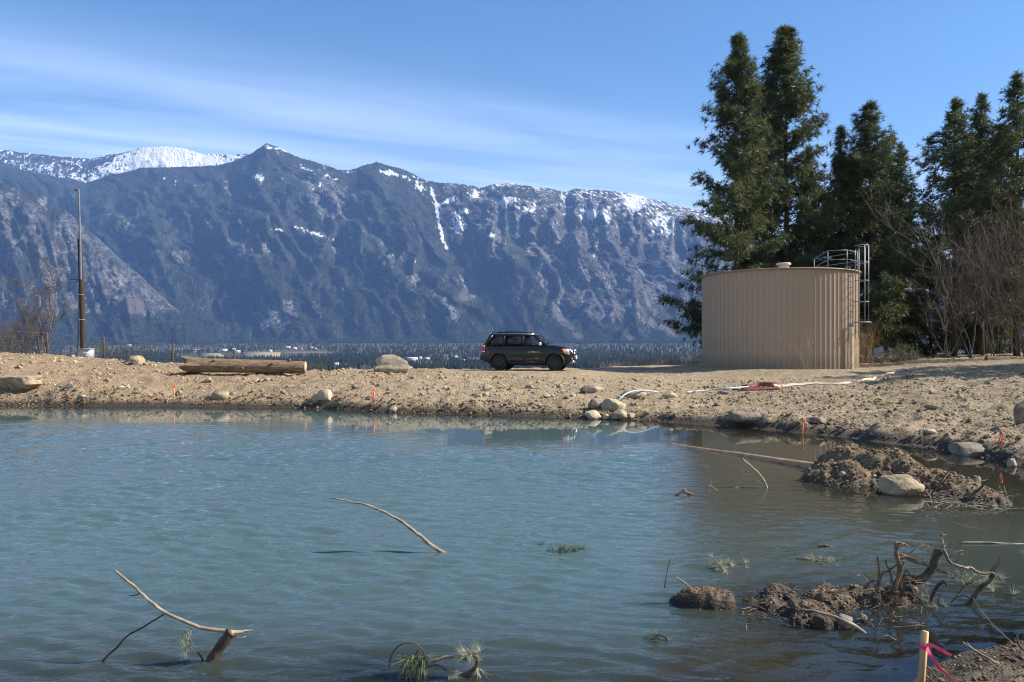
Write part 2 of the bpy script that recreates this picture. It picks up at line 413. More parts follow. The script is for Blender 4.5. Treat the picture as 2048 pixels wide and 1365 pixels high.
attr(water, 'depth', 1 - np.exp(np.minimum(bed, 0) / .16))
attr(water, 'calm', calm)
attr(water, 'silt_reflection', np.clip(.95 * sm(1260, 1420, pxw) * (.65 + .35 * sm(7, 12, YY)) + .8 * (1 - sm(4.6, 6.6, YY)) + .5 * sm(-2.5, 0, YY - dsw), 0, 1))  # right-hand olive paints in the dark tree reflection; near and far shallows are sediment

# ------------------------------------------------------------------ valley floor
VZ = -45.0
def valley_z(x, y): return VZ + 57 * sm(1700, 4700, np.asarray(y, float)) + 1.2 * fbm(x * .002, y * .002, 0, 3, 5)
valley_h = valley_z
t = NT('valley_land')
vor = t.new('ShaderNodeTexVoronoi'); vor.distance = 'CHEBYCHEV'; vor.inputs['Scale'].default_value = 1.0
mp = t.new('ShaderNodeMapping'); t.L.new(t.tc.outputs['Object'], mp.inputs[0]); mp.inputs['Scale'].default_value = (.0034, .0021, 1); mp.inputs['Rotation'].default_value = (0, 0, .35)
t.L.new(mp.outputs[0], vor.inputs['Vector'])
sepc = t.new('ShaderNodeSeparateColor'); t.L.new(vor.outputs['Color'], sepc.inputs[0])
field = t.ramp(sepc.outputs[0], [(.0, (.030, .034, .022)), (.4, (.045, .045, .028)), (.7, (.10, .085, .052)), (.85, (.19, .155, .095)), (1, (.07, .062, .04))])
c = t.mix(t.ramp(t.noise(.01, 5, .6), [(.4, .0), (.6, .5)]), field, (.07, .065, .042))
M['valley'] = t.bsdf(c, .95, 0, None, .1)
gx, gy = np.meshgrid(np.concatenate((np.linspace(-9000, -800, 40), np.linspace(-780, 780, 60), np.linspace(800, 9000, 40))), np.concatenate((np.linspace(-300, 400, 40), np.linspace(430, 6000, 120), np.linspace(6200, 9500, 12))), indexing='ij')
dd = np.hypot(gx * .6, gy)
sl = sm(60, 420, dd); gzv = -14.0 * (1 - sl) + valley_z(gx, gy) * sl
gzv = np.where((gy > 40) | (gy < -5) | (np.abs(gx) > 60), gzv, -14)
gzv = np.where(gy < 380, np.minimum(gzv, -9 - .0 * gy), gzv)
valley = MB().add(np.stack([gx, gy, gzv], -1), grid_faces(*gx.shape)[:, ::-1].copy()).build('valley_floor', M['valley'], smooth=True)
tag(valley, 'farmed valley floor far below the bench', kind='structure')

# ------------------------------------------------------------------ mountains
t = NT('mountainside')
pos = t.tc.outputs['Object']
rock_a, snow_a, talus_a = t.attr('rock'), t.attr('snow'), t.attr('talus')
nf = t.noise(.006, 8, .68); sxm = t.new('ShaderNodeSeparateXYZ'); t.L.new(pos, sxm.inputs[0])
def shear(fx, k, fy, fz):
    cb = t.new('ShaderNodeCombineXYZ'); t.L.new(t.math('MULTIPLY', t.math('MULTIPLY_ADD', sxm.outputs[2], k, sxm.outputs[0]), fx), cb.inputs[0])
    t.L.new(t.math('MULTIPLY', sxm.outputs[1], fy), cb.inputs[1]); t.L.new(t.math('MULTIPLY', sxm.outputs[2], fz), cb.inputs[2]); return cb.outputs[0]
nv = t.noise(1.0, 8, .66, vec=shear(.0105, .42, .004, .0034)); ns = t.noise(1, 7, .70, vec=shear(.032, .3, .02, .013)); ng = t.noise(.035, 4, .7)
forest = t.ramp(nf, [(.3, (.022, .028, .023)), (.5, (.044, .050, .038)), (.7, (.088, .090, .070))])
rockc = t.ramp(nv, [(.30, (.038, .039, .041)), (.5, (.150, .140, .134)), (.68, (.37, .345, .325))])
rockc = t.mix(t.ramp(ng, [(.40, .9), (.58, 0.0)]), rockc, (.022, .026, .024))
fr_ = t.math('ADD', rock_a, t.math('MULTIPLY', t.math('SUBTRACT', nv, .5), 3.6))
c = t.mix(t.ramp(fr_, [(.46, 0.0), (.60, 1.0)]), forest, rockc)
c = t.mix(t.ramp(t.math('ADD', talus_a, t.math('MULTIPLY', t.math('SUBTRACT', nf, .5), 1.2)), [(.45, 0.0), (.58, 1.0)]), c, t.mix(nf, (.105, .092, .088), (.175, .152, .142)))
fs = t.math('ADD', snow_a, t.math('MULTIPLY', t.math('SUBTRACT', ns, .5), 6.4))
sf = t.ramp(fs, [(.50, 0.0), (.56, 1.0)])
c = t.mix(sf, c, (.82, .84, .88))
nb = t.bump(t.math('ADD', nv, t.math('MULTIPLY', ns, .6)), 110, 1.0)
M['mountain'] = t.bsdf(c, .95, 0, nb, .1)

def g2(px, py, cx, cy, rx, ry, ang=0.0):
    dx, dy = px - cx, py - cy; ca, sa = math.cos(ang), math.sin(ang)
    a, b = (dx * ca + dy * sa) / rx, (-dx * sa + dy * ca) / ry
    return np.exp(-(a * a + b * b))
def gline(px, py, pts, w):
    d = np.full(px.shape, 1e9)
    for (x0, y0), (x1, y1) in zip(pts[:-1], pts[1:]):
        l2 = (x1 - x0) ** 2 + (y1 - y0) ** 2
        tt = np.clip(((px - x0) * (x1 - x0) + (py - y0) * (y1 - y0)) / l2, 0, 1)
        d = np.minimum(d, np.hypot(px - x0 - tt * (x1 - x0), py - y0 - tt * (y1 - y0)))
    return np.exp(-(d / w) ** 2)
MTN = []
def mountain(name, sky_pts, base_pts, Y0, Y1, rows, cols, p0, p1, rib, masks, label, prof=1.25):
    pxs = np.linspace(p0, p1, cols); tt = np.linspace(-.04, 1, rows)
    T, PXg = np.meshgrid(tt, pxs, indexing='ij')
    sp_, bp_ = np.array(sky_pts, float), np.array(base_pts, float)
    sky_y = np.interp(PXg, sp_[:, 0], sp_[:, 1]) + 2.2 * fbm(PXg * .05, PXg * 0, 0, 4, 3)
    y1 = Y1; u = (PXg - 1024) / FPX
    zt = EYE + (HZ - sky_y) / FPX * y1
    tc_ = np.clip(T, 0, 1)
    zb = VZ + 8
    Z = zb + (zt - zb) * (tc_ ** prof)
    Yb = Y0 + (Y1 - Y0) * tc_
    # spurs and gullies that run down and to the right
    hfr = (Z - zb) / 1700.0
    w = PXg + rib['shear'] * (hfr - 1) * -1.0
    w = PXg - rib['shear'] * (1 - hfr) * 300
    env = np.sin(np.clip(tc_, 0, 1) * math.pi) ** .7
    r1 = ridged(w * rib['f'], hfr * .8, 3, rib['s']); r2 = ridged(w * rib['f'] * 3.1 + 3 * fbm(PXg * .01, hfr * 4, 0, 3, 9), hfr * 2.2, 4, rib['s'] + 5)
    r3 = fbm(PXg * .03, hfr * 14, 0, 5, rib['s'] + 9)
    cl = ridged(PXg * .045 + .6 * r3, hfr * 2.0, 3, rib['s'] + 13)
    top = sm(.35, .8, hfr / np.maximum((zt - zb) / 1700, .1))
    dy = env * (rib['a'] * r1 + rib['a'] * .36 * r2 + 70 * r3 + rib.get('cliff', 0) * cl * top * sm(820, 1000, PXg))
    Yf = Yb - dy
    Z = Z + env * (rib['a'] * .10 * r2 + 26 * r3)
    X = u * Yf
    ppx = 1024 + FPX * X / Yf; ppy = HZ - (Z - EYE) / Yf * FPX
    o = MB().add(np.stack([X, Yf, Z], -1), grid_faces(*X.shape)).build(name, M['mountain'], smooth=True)
    rock, snow, talus = masks(ppx, ppy, sky_y, hfr, r1, r2, r3)
    attr(o, 'rock', np.clip(rock, -.6, 1.6)); attr(o, 'snow', np.clip(snow, -1, 1.6)); attr(o, 'talus', np.clip(talus, -.5, 1.4))
    tag(o, label, kind='structure')
    MTN.append((np.stack([X, Yf, Z], -1), rock, snow, talus, ppx, ppy))
    return o

SKY_MAIN = [(-500, 300), (-200, 315), (0, 324), (55, 343), (154, 361), (172, 366), (220, 350), (282, 337), (366, 334), (432, 332), (476, 321), (505, 306), (533, 287), (560, 297), (600, 316), (678, 341), (700, 341), (730, 330), (753, 325), (801, 337), (830, 350), (856, 363), (914, 368), (966, 375), (991, 369), (1028, 367), (1070, 374), (1112, 381), (1134, 385), (1152, 377), (1229, 383), (1273, 391), (1350, 410), (1500, 445), (1700, 490), (2048, 540), (2600, 580)]
def masks_main(x, y, sk, h, r1, r2, r3):
    dpt = y - sk
    right = sm(800, 1000, x)
    rock = -.06 + .50 * right * (1 - sm(90, 200, dpt)) + .38 * right * sm(1000, 1200, x) + .10 + .10 * r3 - .02 * (1 - right)
    rock += .9 * g2(x, y, 490, 498, 48, 22, .3) + .95 * g2(x, y, 545, 635, 52, 34) + .5 * g2(x, y, 470, 560, 55, 16, -.4) + .35 * g2(x, y, 690, 520, 60, 18, .6) + .55 * g2(x, y, 660, 395, 60, 40, .4)
    rock += .45 * g2(x, y, 1160, 620, 90, 60, .4) + .5 * g2(x, y, 1300, 560, 60, 90) + .3 * g2(x, y, 900, 600, 40, 60, .5) + .3 * g2(x, y, 330, 500, 50, 22) + .4 * gline(x, y, [(640, 380), (760, 500), (900, 640)], 26)
    rock -= .9 * sm(625, 675, y) * (1 - .8 * g2(x, y, 545, 640, 60, 40))
    talus = -.3 + .95 * g2(x, y, 580, 664, 40, 10) + 1.0 * g2(x, y, 930, 590, 26, 30, .5) + 1.0 * gline(x, y, [(1000, 610), (1040, 660), (1075, 690)], 13) + .95 * gline(x, y, [(1110, 630), (1160, 675)], 16) + .9 * gline(x, y, [(1210, 640), (1260, 680)], 13) + .9 * gline(x, y, [(1300, 640), (1350, 670)], 14) + .8 * gline(x, y, [(880, 480), (950, 570)], 7)
    snow = -.90 + .80 * right * (1 - sm(18, 190, dpt)) + .26 * sm(1080, 1180, x) * (1 - sm(10, 110, dpt)) - .28 * r2 * right * (1 - sm(60, 220, dpt)) + .25 * (1 - sm(4, 14, dpt)) * sm(480, 520, x)
    add = [(519, 356, 12, 17, 0, 1.4), (533, 297, 24, 7, .1, .95), (575, 303, 26, 5, .45, 1.2), (610, 337, 26, 7, .3, 1.05), (668, 356, 30, 6, .35, .9), (485, 450, 5, 30, -.5, .9), (555, 460, 22, 6, .1, 1.1), (628, 467, 30, 6, .2, 1.2), (600, 455, 20, 4, .2, .9), (660, 480, 24, 4, .3, .8), (790, 350, 30, 8, .4, 1.0), (835, 372, 26, 12, .7, 1.2), (770, 345, 22, 5, .2, .9), (640, 375, 30, 18, .5, .7), (700, 345, 14, 4, 0, 1.0), (915, 452, 13, 20, -.4, 1.6), (985, 471, 9, 6, 0, 1.2), (988, 513, 13, 5, .2, 1.2), (925, 425, 16, 8, -.2, 1.0), (903, 400, 14, 6, -.4, 1.2), (1245, 545, 8, 11, .4, 1.0), (1015, 402, 16, 12, 0, 1.0), (1060, 420, 16, 10, 0, .9), (1180, 430, 18, 14, 0, .9), (1270, 405, 24, 14, .3, 1.1), (1210, 440, 10, 18, 0, .9), (1330, 450, 20, 20, 0, .8), (950, 390, 12, 8, 0, .9), (330, 357, 16, 5, .1, .8), (350, 365, 16, 8, .6, .6), (690, 470, 26, 10, .3, .6), (870, 640, 2, 2, 0, 0), (745, 515, 8, 8, 0, .8), (829, 520, 4, 10, -.3, .9), (800, 520, 8, 5, 0, .7), (720, 410, 40, 16, .3, .55)]
    for cx, cy, rx, ry, an, k in add: snow = snow + 1.28 * k * g2(x, y, cx, cy, rx, ry, an)
    snow += 2.0 * gline(x, y, [(862, 378), (872, 405), (876, 440), (886, 480), (893, 498)], 4.0) + 1.2 * gline(x, y, [(876, 412), (898, 400)], 4.5) + .9 * gline(x, y, [(440, 405), (470, 445), (500, 465)], 4) + .9 * gline(x, y, [(1196, 480), (1186, 520)], 3.5) + .7 * gline(x, y, [(1200, 545), (1225, 580)], 3)
    return rock, snow, talus
mountain('mountain_range', SKY_MAIN, None, 4600, 6500, 280, 720, -420, 2470, dict(shear=.75, f=.0075, a=210, s=3, cliff=110), masks_main, 'dark forested mountain range with snow streaked cliffs', 1.12)

SKY_FAR = [(-400, 300), (-100, 302), (0, 299), (60, 307), (140, 315), (185, 317), (230, 308), (270, 299), (300, 295), (330, 293), (370, 297), (405, 309), (470, 310), (510, 308), (600, 330), (700, 380)]
def masks_far(x, y, sk, h, r1, r2, r3):
    snow = .22 + 1.7 * g2(x, y, 340, 315, 80, 26) + .45 * g2(x, y, 240, 335, 60, 20) + .5 * g2(x, y, 180, 362, 40, 10) + .55 * g2(x, y, 440, 322, 50, 14) - .8 * g2(x, y, 205, 322, 46, 9, -.35) - .35 * g2(x, y, 100, 318, 80, 6) + .2 * r3
    return np.full_like(x, -.2), snow, np.full_like(x, -.5)
mountain('snowy_ridge', SKY_FAR, None, 5900, 7700, 90, 330, -420, 720, dict(shear=.3, f=.006, a=90, s=41), masks_far, 'far rounded ridge white with snow and thin forest', 1.0)

SKY_SP = [(-500, 330), (-200, 345), (0, 366), (60, 385), (130, 420), (165, 450), (190, 470), (230, 508), (262, 535), (300, 570), (340, 608), (400, 655), (440, 690), (470, 704), (520, 706)]
def masks_sp(x, y, sk, h, r1, r2, r3):
    rock = .86 - .45 * r2 * .5 + .18 * r3 - 1.2 * sm(612, 650, y) - .55 * g2(x, y, 40, 560, 60, 40) - .5 * (1 - sm(6, 45, y - sk)) * (1 - sm(100, 200, x))
    talus = -.4 + 1.35 * g2(x, y, 265, 612, 52, 26, .2) + 1.25 * g2(x, y, 185, 615, 34, 16, .3) + .9 * g2(x, y, 20, 590, 40, 18, .4)
    return rock, np.full_like(x, -1.0), talus
mountain('rocky_spur', SKY_SP, None, 3800, 4650, 170, 300, -420, 520, dict(shear=.5, f=.017, a=80, s=61), masks_sp, 'rocky mountain spur with grey talus fans above the valley', 1.05)

# conifers on the mountains and in the valley: far woods that read as one mass
M['conifer'] = simple('far_conifer', (.009, .014, .010), (.030, .036, .022), .02, .95, 0, spec=.1)
M['bare_wood'] = simple('far_bare_tree', (.042, .034, .032), (.095, .080, .073), .02, .95, 0, spec=.1)
def cones(name, B, hgt, wid, m, label, n=4, round_=False):
    k = len(B); an = rng.uniform(0, 6.28, k)[:, None] + np.arange(n)[None] / n * 2 * math.pi
    base = B[:, None] + np.stack([np.cos(an) * wid[:, None], np.sin(an) * wid[:, None], np.broadcast_to((hgt * (.35 if round_ else .08))[:, None], an.shape)], -1)
    tip = B + np.stack([np.zeros(k), np.zeros(k), hgt], -1); bot = B - np.array((0, 0, 1.5))
    V = np.concatenate([base, tip[:, None], bot[:, None]], 1).reshape(-1, 3); o = (np.arange(k) * (n + 2))[:, None]
    F = np.concatenate([np.stack([o + j, o + (j + 1) % n, o + n], -1) for j in range(n)] + ([np.stack([o + (j + 1) % n, o + j, o + n + 1], -1) for j in range(n)] if round_ else []), 1).reshape(-1, 3)
    ob = MB().add(V, F).build(name, m); tag(ob, label, kind='stuff'); return ob
pts = []
for (G, rock, snow, talus, ppx, ppy), cnt in zip(MTN, (52000, 6000, 9000)):
    r, c_ = G.shape[:2]
    i = rng.uniform(.02, r - 1.01, cnt * 4); j = rng.uniform(0, c_ - 1.01, cnt * 4)
    i0, j0 = i.astype(int), j.astype(int); fi, fj = (i - i0)[:, None], (j - j0)[:, None]
    p = G[i0, j0] * (1 - fi) * (1 - fj) + G[i0 + 1, j0] * fi * (1 - fj) + G[i0, j0 + 1] * (1 - fi) * fj + G[i0 + 1, j0 + 1] * fi * fj
    q, qx = ppy[i0, j0], ppx[i0, j0]
    ok = (qx > -60) & (qx < 1480) & (rng.uniform(0, 1, len(p)) < np.clip(.75 - 1.1 * np.clip(rock[i0, j0] - .05, 0, 1) - .45 * (q < 520) - 1.2 * np.clip(snow[i0, j0] + .3, 0, 1) - 1.5 * np.clip(talus[i0, j0], 0, 1), .02, 1))
    pts.append(p[ok][:cnt])
pts = np.concatenate(pts); hh = rng.uniform(10, 25, len(pts)); cones('mountain_forest', pts - np.array((0, 0, 1.0)), hh, hh * rng.uniform(.13, .2, len(pts)), M['conifer'], 'dark conifer forest covering the mountainsides', 3)
# ------------------------------------------------------------------ valley woods, fields, houses
def valley_at(px, py):
    Y = np.arange(500, 4700, 5.0); X = (px - 1024) / FPX * Y
    k = np.nonzero(EYE - (py - HZ) / FPX * Y <= valley_h(X, Y))[0]; k = k[0] if len(k) else len(Y) - 1
    return np.array((X[k], Y[k], float(valley_h(X[k], Y[k]))))
M['field'] = simple('stubble_field', (.17, .14, .085), (.27, .22, .14), .02, .95, 0)
FIELDS = [((480, 703), (560, 706), (572, 720), (500, 722)), ((330, 697), (400, 699), (392, 704), (322, 702)), ((700, 727), (720, 729), (690, 738), (660, 736)), ((395, 707), (440, 708), (452, 715), (400, 715))]
SPOTS = []
for q in FIELDS:
    pts = np.array([valley_at(*p) for p in q]) + np.array((0, 0, 1.6))
    o = MB().add(np.concatenate((pts, pts - np.array((0, 0, 3)))), [(0, 1, 2, 3)[::-1], (0, 4, 5, 1)[::-1], (1, 5, 6, 2)[::-1], (2, 6, 7, 3)[::-1], (3, 7, 4, 0)[::-1]]).build('hay_field', M['field'])
    tag(o, 'pale stubble field in the valley', kind='structure')
    c = pts.mean(0); SPOTS.append((c[0], c[1], np.ptp(pts[:, 0]) * .5, np.ptp(pts[:, 1]) * .55))
M['hwall'] = simple('painted_siding', (.42, .40, .37), (.52, .50, .47), 1, .8, 0)
M['hwall2'] = simple('tan_siding', (.34, .28, .22), (.48, .40, .33), 1, .8, 0)
M['hroof'] = simple('pale_metal_roof', (.48, .50, .52), (.62, .64, .66), 1, .55, 0)
M['hroof2'] = simple('dark_roof', (.10, .095, .09), (.18, .16, .15), 1, .8, 0)
M['hwin'] = simple('dark_window', (.02, .024, .03), (.05, .055, .06), 1, .2, 0)
HOUSES = [(447, 703, 15, 0, 'long white valley barn just above the left half of the log'), (466, 701, 9, 0, 'small white farmhouse right of the long white valley barn'), (475, 706, 11, 1, 'tan farm shed in the field above the log'), (540, 704, 8, 0, 'lone white house at the upper edge of the pale field'),
          (575, 697, 10, 0, 'leftmost white house of the valley row above the log end'), (589, 699, 8, 0, 'second white house of the valley row above the log end'), (602, 700, 8, 1, 'third house, tan, of the valley row above the log end'), (621, 697, 9, 1, 'pinkish tan house ending the valley row above the log'), (631, 699, 5, 0, 'tiny white shed beside the pinkish valley house'),
          (672, 732, 12, 1, 'grey valley house right of the log close to the berm'), (694, 736, 10, 0, 'white-roofed shed low in the valley between log and boulder'), (822, 722, 26, 0, 'long white valley shed just right of the big boulder'), (840, 718, 7, 0, 'small white house behind the long white valley shed'), (853, 721, 11, 1, 'tan house right of the long white valley shed'),
          (800, 703, 7, 0, 'tiny white house among trees above the big boulder'), (910, 717, 11, 0, 'white house in the valley left of the SUV tail light'), (925, 724, 9, 0, 'low white shed in the valley just behind the SUV'), (894, 713, 6, 1, 'small tan house among trees left of the SUV'),
          (1163, 730, 11, 0, 'white house in the valley right in front of the SUV bumper'), (1177, 731, 11, 0, 'second white house right of the SUV bumper'), (1199, 724, 9, 1, 'tan gabled house in the valley left of the dry shrubs'), (231, 689, 10, 0, 'white farm building in the valley between the fence posts'), (258, 693, 8, 0, 'low white shed in the valley right of the middle fence post')]
for px, py, w, k, lab in HOUSES:
    b = valley_at(px, py); W = w * b[1] / FPX; Hh = 3.2 + .06 * W; D = min(W * .6, 12)
    h_ = empty('farm_house', (b[0], b[1], b[2]), random.uniform(-.25, .25)); SPOTS.append((b[0], b[1] - 55, W * .8 + 6, 75))
    tag(h_, lab, 'house', 'farm buildings in the valley')
    MB().box((0, 0, Hh / 2 - 1), (W, D, Hh + 2)).build('wall', M['hwall2' if k else 'hwall'], h_)
    a, rz_ = W / 2 + .5, D / 2 + .5
    MB().add([(-a, -rz_, Hh), (a, -rz_, Hh), (a, rz_, Hh), (-a, rz_, Hh), (-a, 0, Hh + D * .36), (a, 0, Hh + D * .36)], [(0, 1, 5, 4), (2, 3, 4, 5), (0, 4, 3), (1, 2, 5), (3, 2, 1, 0)]).build('roof', M['hroof2' if k and w < 10 else 'hroof'], h_)
    for xx in np.arange(-W / 2 + 2.5, W / 2 - 1.5, max(4, W / 4)): MB().box((xx, -D / 2 - .02, Hh * .55), (1.6, .1, 1.3)).build('window', M['hwin'], h_)
SPOTS = np.array(SPOTS)
def wood_pts(cnt, seed, lo, hi, bias):
    Y = 1 / rng.uniform(1 / 4700, 1 / 1250, cnt * 5); X = (rng.uniform(-80, 2160, cnt * 5) - 1024) / FPX * Y
    ok = (.5 + .5 * fbm(X * .0042, Y * .0016, 0, 3, seed)) * rng.uniform(.75, 1.25, len(X)) > bias
    for sx_, sy_, rx_, ry_ in SPOTS: ok &= ((X - sx_) / rx_) ** 2 + ((Y - sy_) / ry_) ** 2 > 1
    X, Y = X[ok][:cnt], Y[ok][:cnt]; return np.stack([X, Y, valley_h(X, Y)], -1), rng.uniform(lo, hi, len(X))
B_, h_ = wood_pts(20000, 201, 9, 22, .34); B2 = np.stack([(rng.uniform(-80, 2160, 2600) - 1024) / FPX, rng.uniform(4250, 4760, 2600), np.zeros(2600)], -1); B2[:, 0] *= B2[:, 1]; B2[:, 2] = valley_h(B2[:, 0], B2[:, 1]); B_ = np.concatenate((B_, B2)); h_ = np.concatenate((h_, rng.uniform(14, 38, 2600))); M['valley_conifer'] = simple('valley_conifer', (.006, .010, .009), (.021, .027, .019), .02, .95, 0, spec=.1)
cones('valley_conifers', B_, h_, h_ * rng.uniform(.16, .24, len(h_)), M['valley_conifer'], 'dark conifer woods across the valley floor', 4)
B_, h_ = wood_pts(1500, 207, 6, 11, .55); cones('valley_bare_trees', B_, h_, h_ * rng.uniform(.3, .45, len(h_)), M['bare_wood'], 'grey leafless woods across the valley floor', 5, True)

# ------------------------------------------------------------------ pine trees
t = NT('pine_needles')
nn = t.noise(.55, 4, .6); nr = t.noise(4, 2)
c = t.ramp(nn, [(.3, (.040, .056, .022)), (.5, (.082, .098, .034)), (.72, (.160, .158, .050))])
c = t.mix(t.math('MULTIPLY', nr, .4), c, (.030, .048, .030))
df = t.new('ShaderNodeBsdfPrincipled'); t.L.new(c, df.inputs['Base Color']); df.inputs['Roughness'].default_value = .55; df.inputs['Specular IOR Level'].default_value = .35
tl = t.new('ShaderNodeBsdfTranslucent'); t.L.new(t.mix(.4, c, (.11, .13, .035)), tl.inputs[0])
mx = t.new('ShaderNodeMixShader'); mx.inputs[0].default_value = .30; t.L.new(df.outputs[0], mx.inputs[1]); t.L.new(tl.outputs[0], mx.inputs[2])
t.L.new(mx.outputs[0], t.out.inputs[0]); M['needle'] = t.m
def tuft_templates(k, n, L, w, spread):
    out = []
    for _ in range(k):
        th = rng.uniform(0, 6.28, n); ph = np.arccos(1 - rng.uniform(.02, 1, n) * (1 - math.cos(spread)))
        d = np.stack([np.sin(ph) * np.cos(th), np.sin(ph) * np.sin(th), np.cos(ph)], -1)
        s = np.cross(d, rng.normal(size=(n, 3))); s /= np.linalg.norm(s, axis=1, keepdims=True)
        ln = L * rng.uniform(.6, 1.1, n)[:, None]
        V = np.stack([-s * w + d * ln * .05, s * w + d * ln * .05, d * ln], 1); out.append(V.reshape(-1, 3))
    return np.array(out)
def tufts(mb, C, D, S, tmpl):
    C, D, S = np.asarray(C), np.asarray(D), np.asarray(S)
    D = D / (np.linalg.norm(D, axis=1, keepdims=True) + 1e-9)
    A = np.cross(D, rng.normal(size=D.shape)); A /= np.linalg.norm(A, axis=1, keepdims=True) + 1e-9
    B = np.cross(D, A); R = np.stack([A, B, D], 1)
    V = np.einsum('nkc,ncd->nkd', tmpl[rng.integers(0, len(tmpl), len(C))] * S[:, None, None], R) + C[:, None]
    n = V.shape[1]; mb.add(V.reshape(-1, 3), np.arange(len(C) * n).reshape(-1, 3))
TMPL = tuft_templates(10, 13, .46, .027, 1.9)
def pine(px, top, Y, half, lo, seed, label, wide=1.0, dens=1.0, pw=.8):
    global rng
    keep = rng; rng = np.random.default_rng(seed)
    X = (px - 1024) / FPX * Y; zb = gz1(X, Y) - .15; H = EYE + (HZ - top) / FPX * Y - zb
    r_ = empty('pine_tree', (X, Y, zb)); tag(r_, label, 'pine tree', 'pines behind the water tank')
    n = 14; tz = np.linspace(0, H * .985, n)
    tp = np.stack([.10 * fbm(tz * .2, tz * 0 + seed, 0, 2, seed), .10 * fbm(tz * .2, tz * 0 - seed, 0, 2, seed + 3), tz], -1); tp[:, :2] *= (tz / H)[:, None] * 2
    tm = MB().tube(tp, .011 * H * (1 - tz / H * .93) + .012, 7, wob=.06)
    C, D, S = [], [], []
    z = lo
    while z < H - .25:
        tt = (H - z) / (H - lo); prof = half * 1.5 * min(1.0, (tt * 1.18) ** pw) * (1 - .18 * max(0, tt - .8) / .2)
        prof = max(prof, .22)
        for b in range(int(rng.integers(4, 7))):
            az = rng.uniform(0, 6.28)
            L = prof * (.72 + .30 * float(vn(az * 1.1 + seed, z * .45, 0, seed)) + rng.uniform(-.34, .30))
            if L < .15: L = .15
            el0 = .75 - 1.0 * min(1, tt * 1.25) + rng.uniform(-.12, .12)
            o_ = np.array([np.interp(z, tz, tp[:, 0]), np.interp(z, tz, tp[:, 1]), z]); k = 5
            pts = [o_]; el = el0
            for i in range(k):
                d = np.array((math.cos(az) * math.cos(el), math.sin(az) * math.cos(el), math.sin(el))); pts.append(pts[-1] + d * L / k); el += .14 + rng.uniform(-.05, .08); az += rng.uniform(-.12, .12)
            pts = np.array(pts)
            if L > .7: tm.tube(pts, np.linspace(.011 + .010 * L, .008, k + 1), 3, cap=False)
            m = max(3, int(L * 9.6 * dens))
            f = rng.uniform(.14 if tt < .8 else .3, 1.0, m) ** .7; f[0] = 1.0
            idx = f * k; i0 = np.minimum(idx.astype(int), k - 1); q = pts[i0] + (pts[i0 + 1] - pts[i0]) * (idx - i0)[:, None]
            lat = rng.normal(size=(m, 3)) * np.array((.34, .34, .16)) * (.35 + .5 * (1 - f) + .25)[:, None] * min(1.2, .35 + L * .3) * wide
            q = q + lat; dd_ = pts[i0 + 1] - pts[i0]; dd_ = dd_ / np.linalg.norm(dd_, axis=1, keepdims=True) + lat * 1.2 + np.array((0, 0, .45))
            C.append(q); D.append(dd_); S.append(rng.uniform(.65, 1.2, m))
        z += .34 + .26 * tt * rng.uniform(.6, 1.4)
    C.append(np.array([[tp[-1, 0], tp[-1, 1], H - .05 - .16 * i] for i in range(4)])); D.append(np.tile((0, 0, 1.0), (4, 1))); S.append(np.full(4, .75))
    tm.build('trunk', M['bark'], r_)
    cm = MB(); tufts(cm, np.concatenate(C), np.concatenate(D), np.concatenate(S), TMPL); cm.build('crown', M['needle'], r_)
    rng = keep; return r_
pine(1472, 72, 50, 3.1, 1.2, 11, 'tall dark pine left of the twin tops, low limbs reaching past the tank left side', dens=1.25, pw=.58)
pine(1571, 58, 53, 3.3, 2.0, 12, 'tallest pine with rounded top rising right behind the tank vent', dens=1.2, pw=.5)
pine(1522, 170, 57, 3.2, 1.5, 13, 'shorter pine hidden between the two tallest pines', dens=1.1, pw=.6)
pine(1618, 290, 58, 2.5, 1.5, 14, 'slim pine filling the gap right of the tallest pine', dens=1.0)
pine(1681, 250, 55, 2.5, 1.8, 15, 'narrow mid height pine left of the one above the ladder cage')
pine(1742, 203, 54, 4.0, 1.8, 16, 'broad bushy olive pine above the ladder cage', dens=1.15, pw=.75)
pine(1803, 285, 58, 2.7, 2.0, 17, 'shorter slanting pine right of the broad olive one')
pine(1908, 198, 51, 2.9, 5.5, 18, 'open pine with bare lower trunk left of the right-hand group', dens=.95)
pine(1962, 188, 56, 2.5, 4.0, 19, 'thin spire topped pine between two denser right-hand pines', dens=1.0)
pine(2034, 142, 49, 2.7, 3.5, 20, 'tall dark pine at the right edge of the picture', dens=1.1)
pine(2105, 190, 52, 3.0, 2.5, 21, 'pine cut off by the right edge of the picture')
pine(1712, 300, 60, 2.6, 1.5, 41, 'pine hidden behind the narrow and the broad olive pines', dens=1.0, pw=.6)
pine(1772, 320, 61, 2.6, 1.5, 42, 'pine hidden behind the slanting pine above the ladder', dens=1.0, pw=.6)
pine(1936, 270, 60, 2.6, 2.0, 43, 'pine filling the gap behind the open bare trunked pine', dens=1.0, pw=.6)
pine(2000, 250, 61, 2.6, 2.0, 44, 'pine filling the gap left of the right edge pine', dens=1.0, pw=.6)
pine(1775, 560, 47, 2.0, .4, 22, 'low young pine beside the ladder side of the tank', dens=1.2, pw=.6)
pine(1862, 480, 55, 2.6, .8, 23, 'low wide pine behind the bare shrubs right of the tank', dens=1.0, pw=.6)
pine(1985, 430, 60, 3.0, 1.0, 24, 'low dark pine behind the reddish bare shrubs', dens=1.0, pw=.6)
pine(2270, 320, 34.5, 2.2, .8, 25, 'pine beyond the right edge that shades the bank by the hose', dens=.8)
pine(2370, 210, 32.5, 2.4, .8, 26, 'second pine beyond the right edge that shades the bank', dens=.8)
pine(2300, 310, 29.5, 2.2, .8, 27, 'shorter pine beyond the right edge nearest the camera', dens=.8)
pine(1830, 590, 60, 2.4, .3, 28, 'young pine low behind the dry brush right of the tank', dens=1.0, pw=.55)
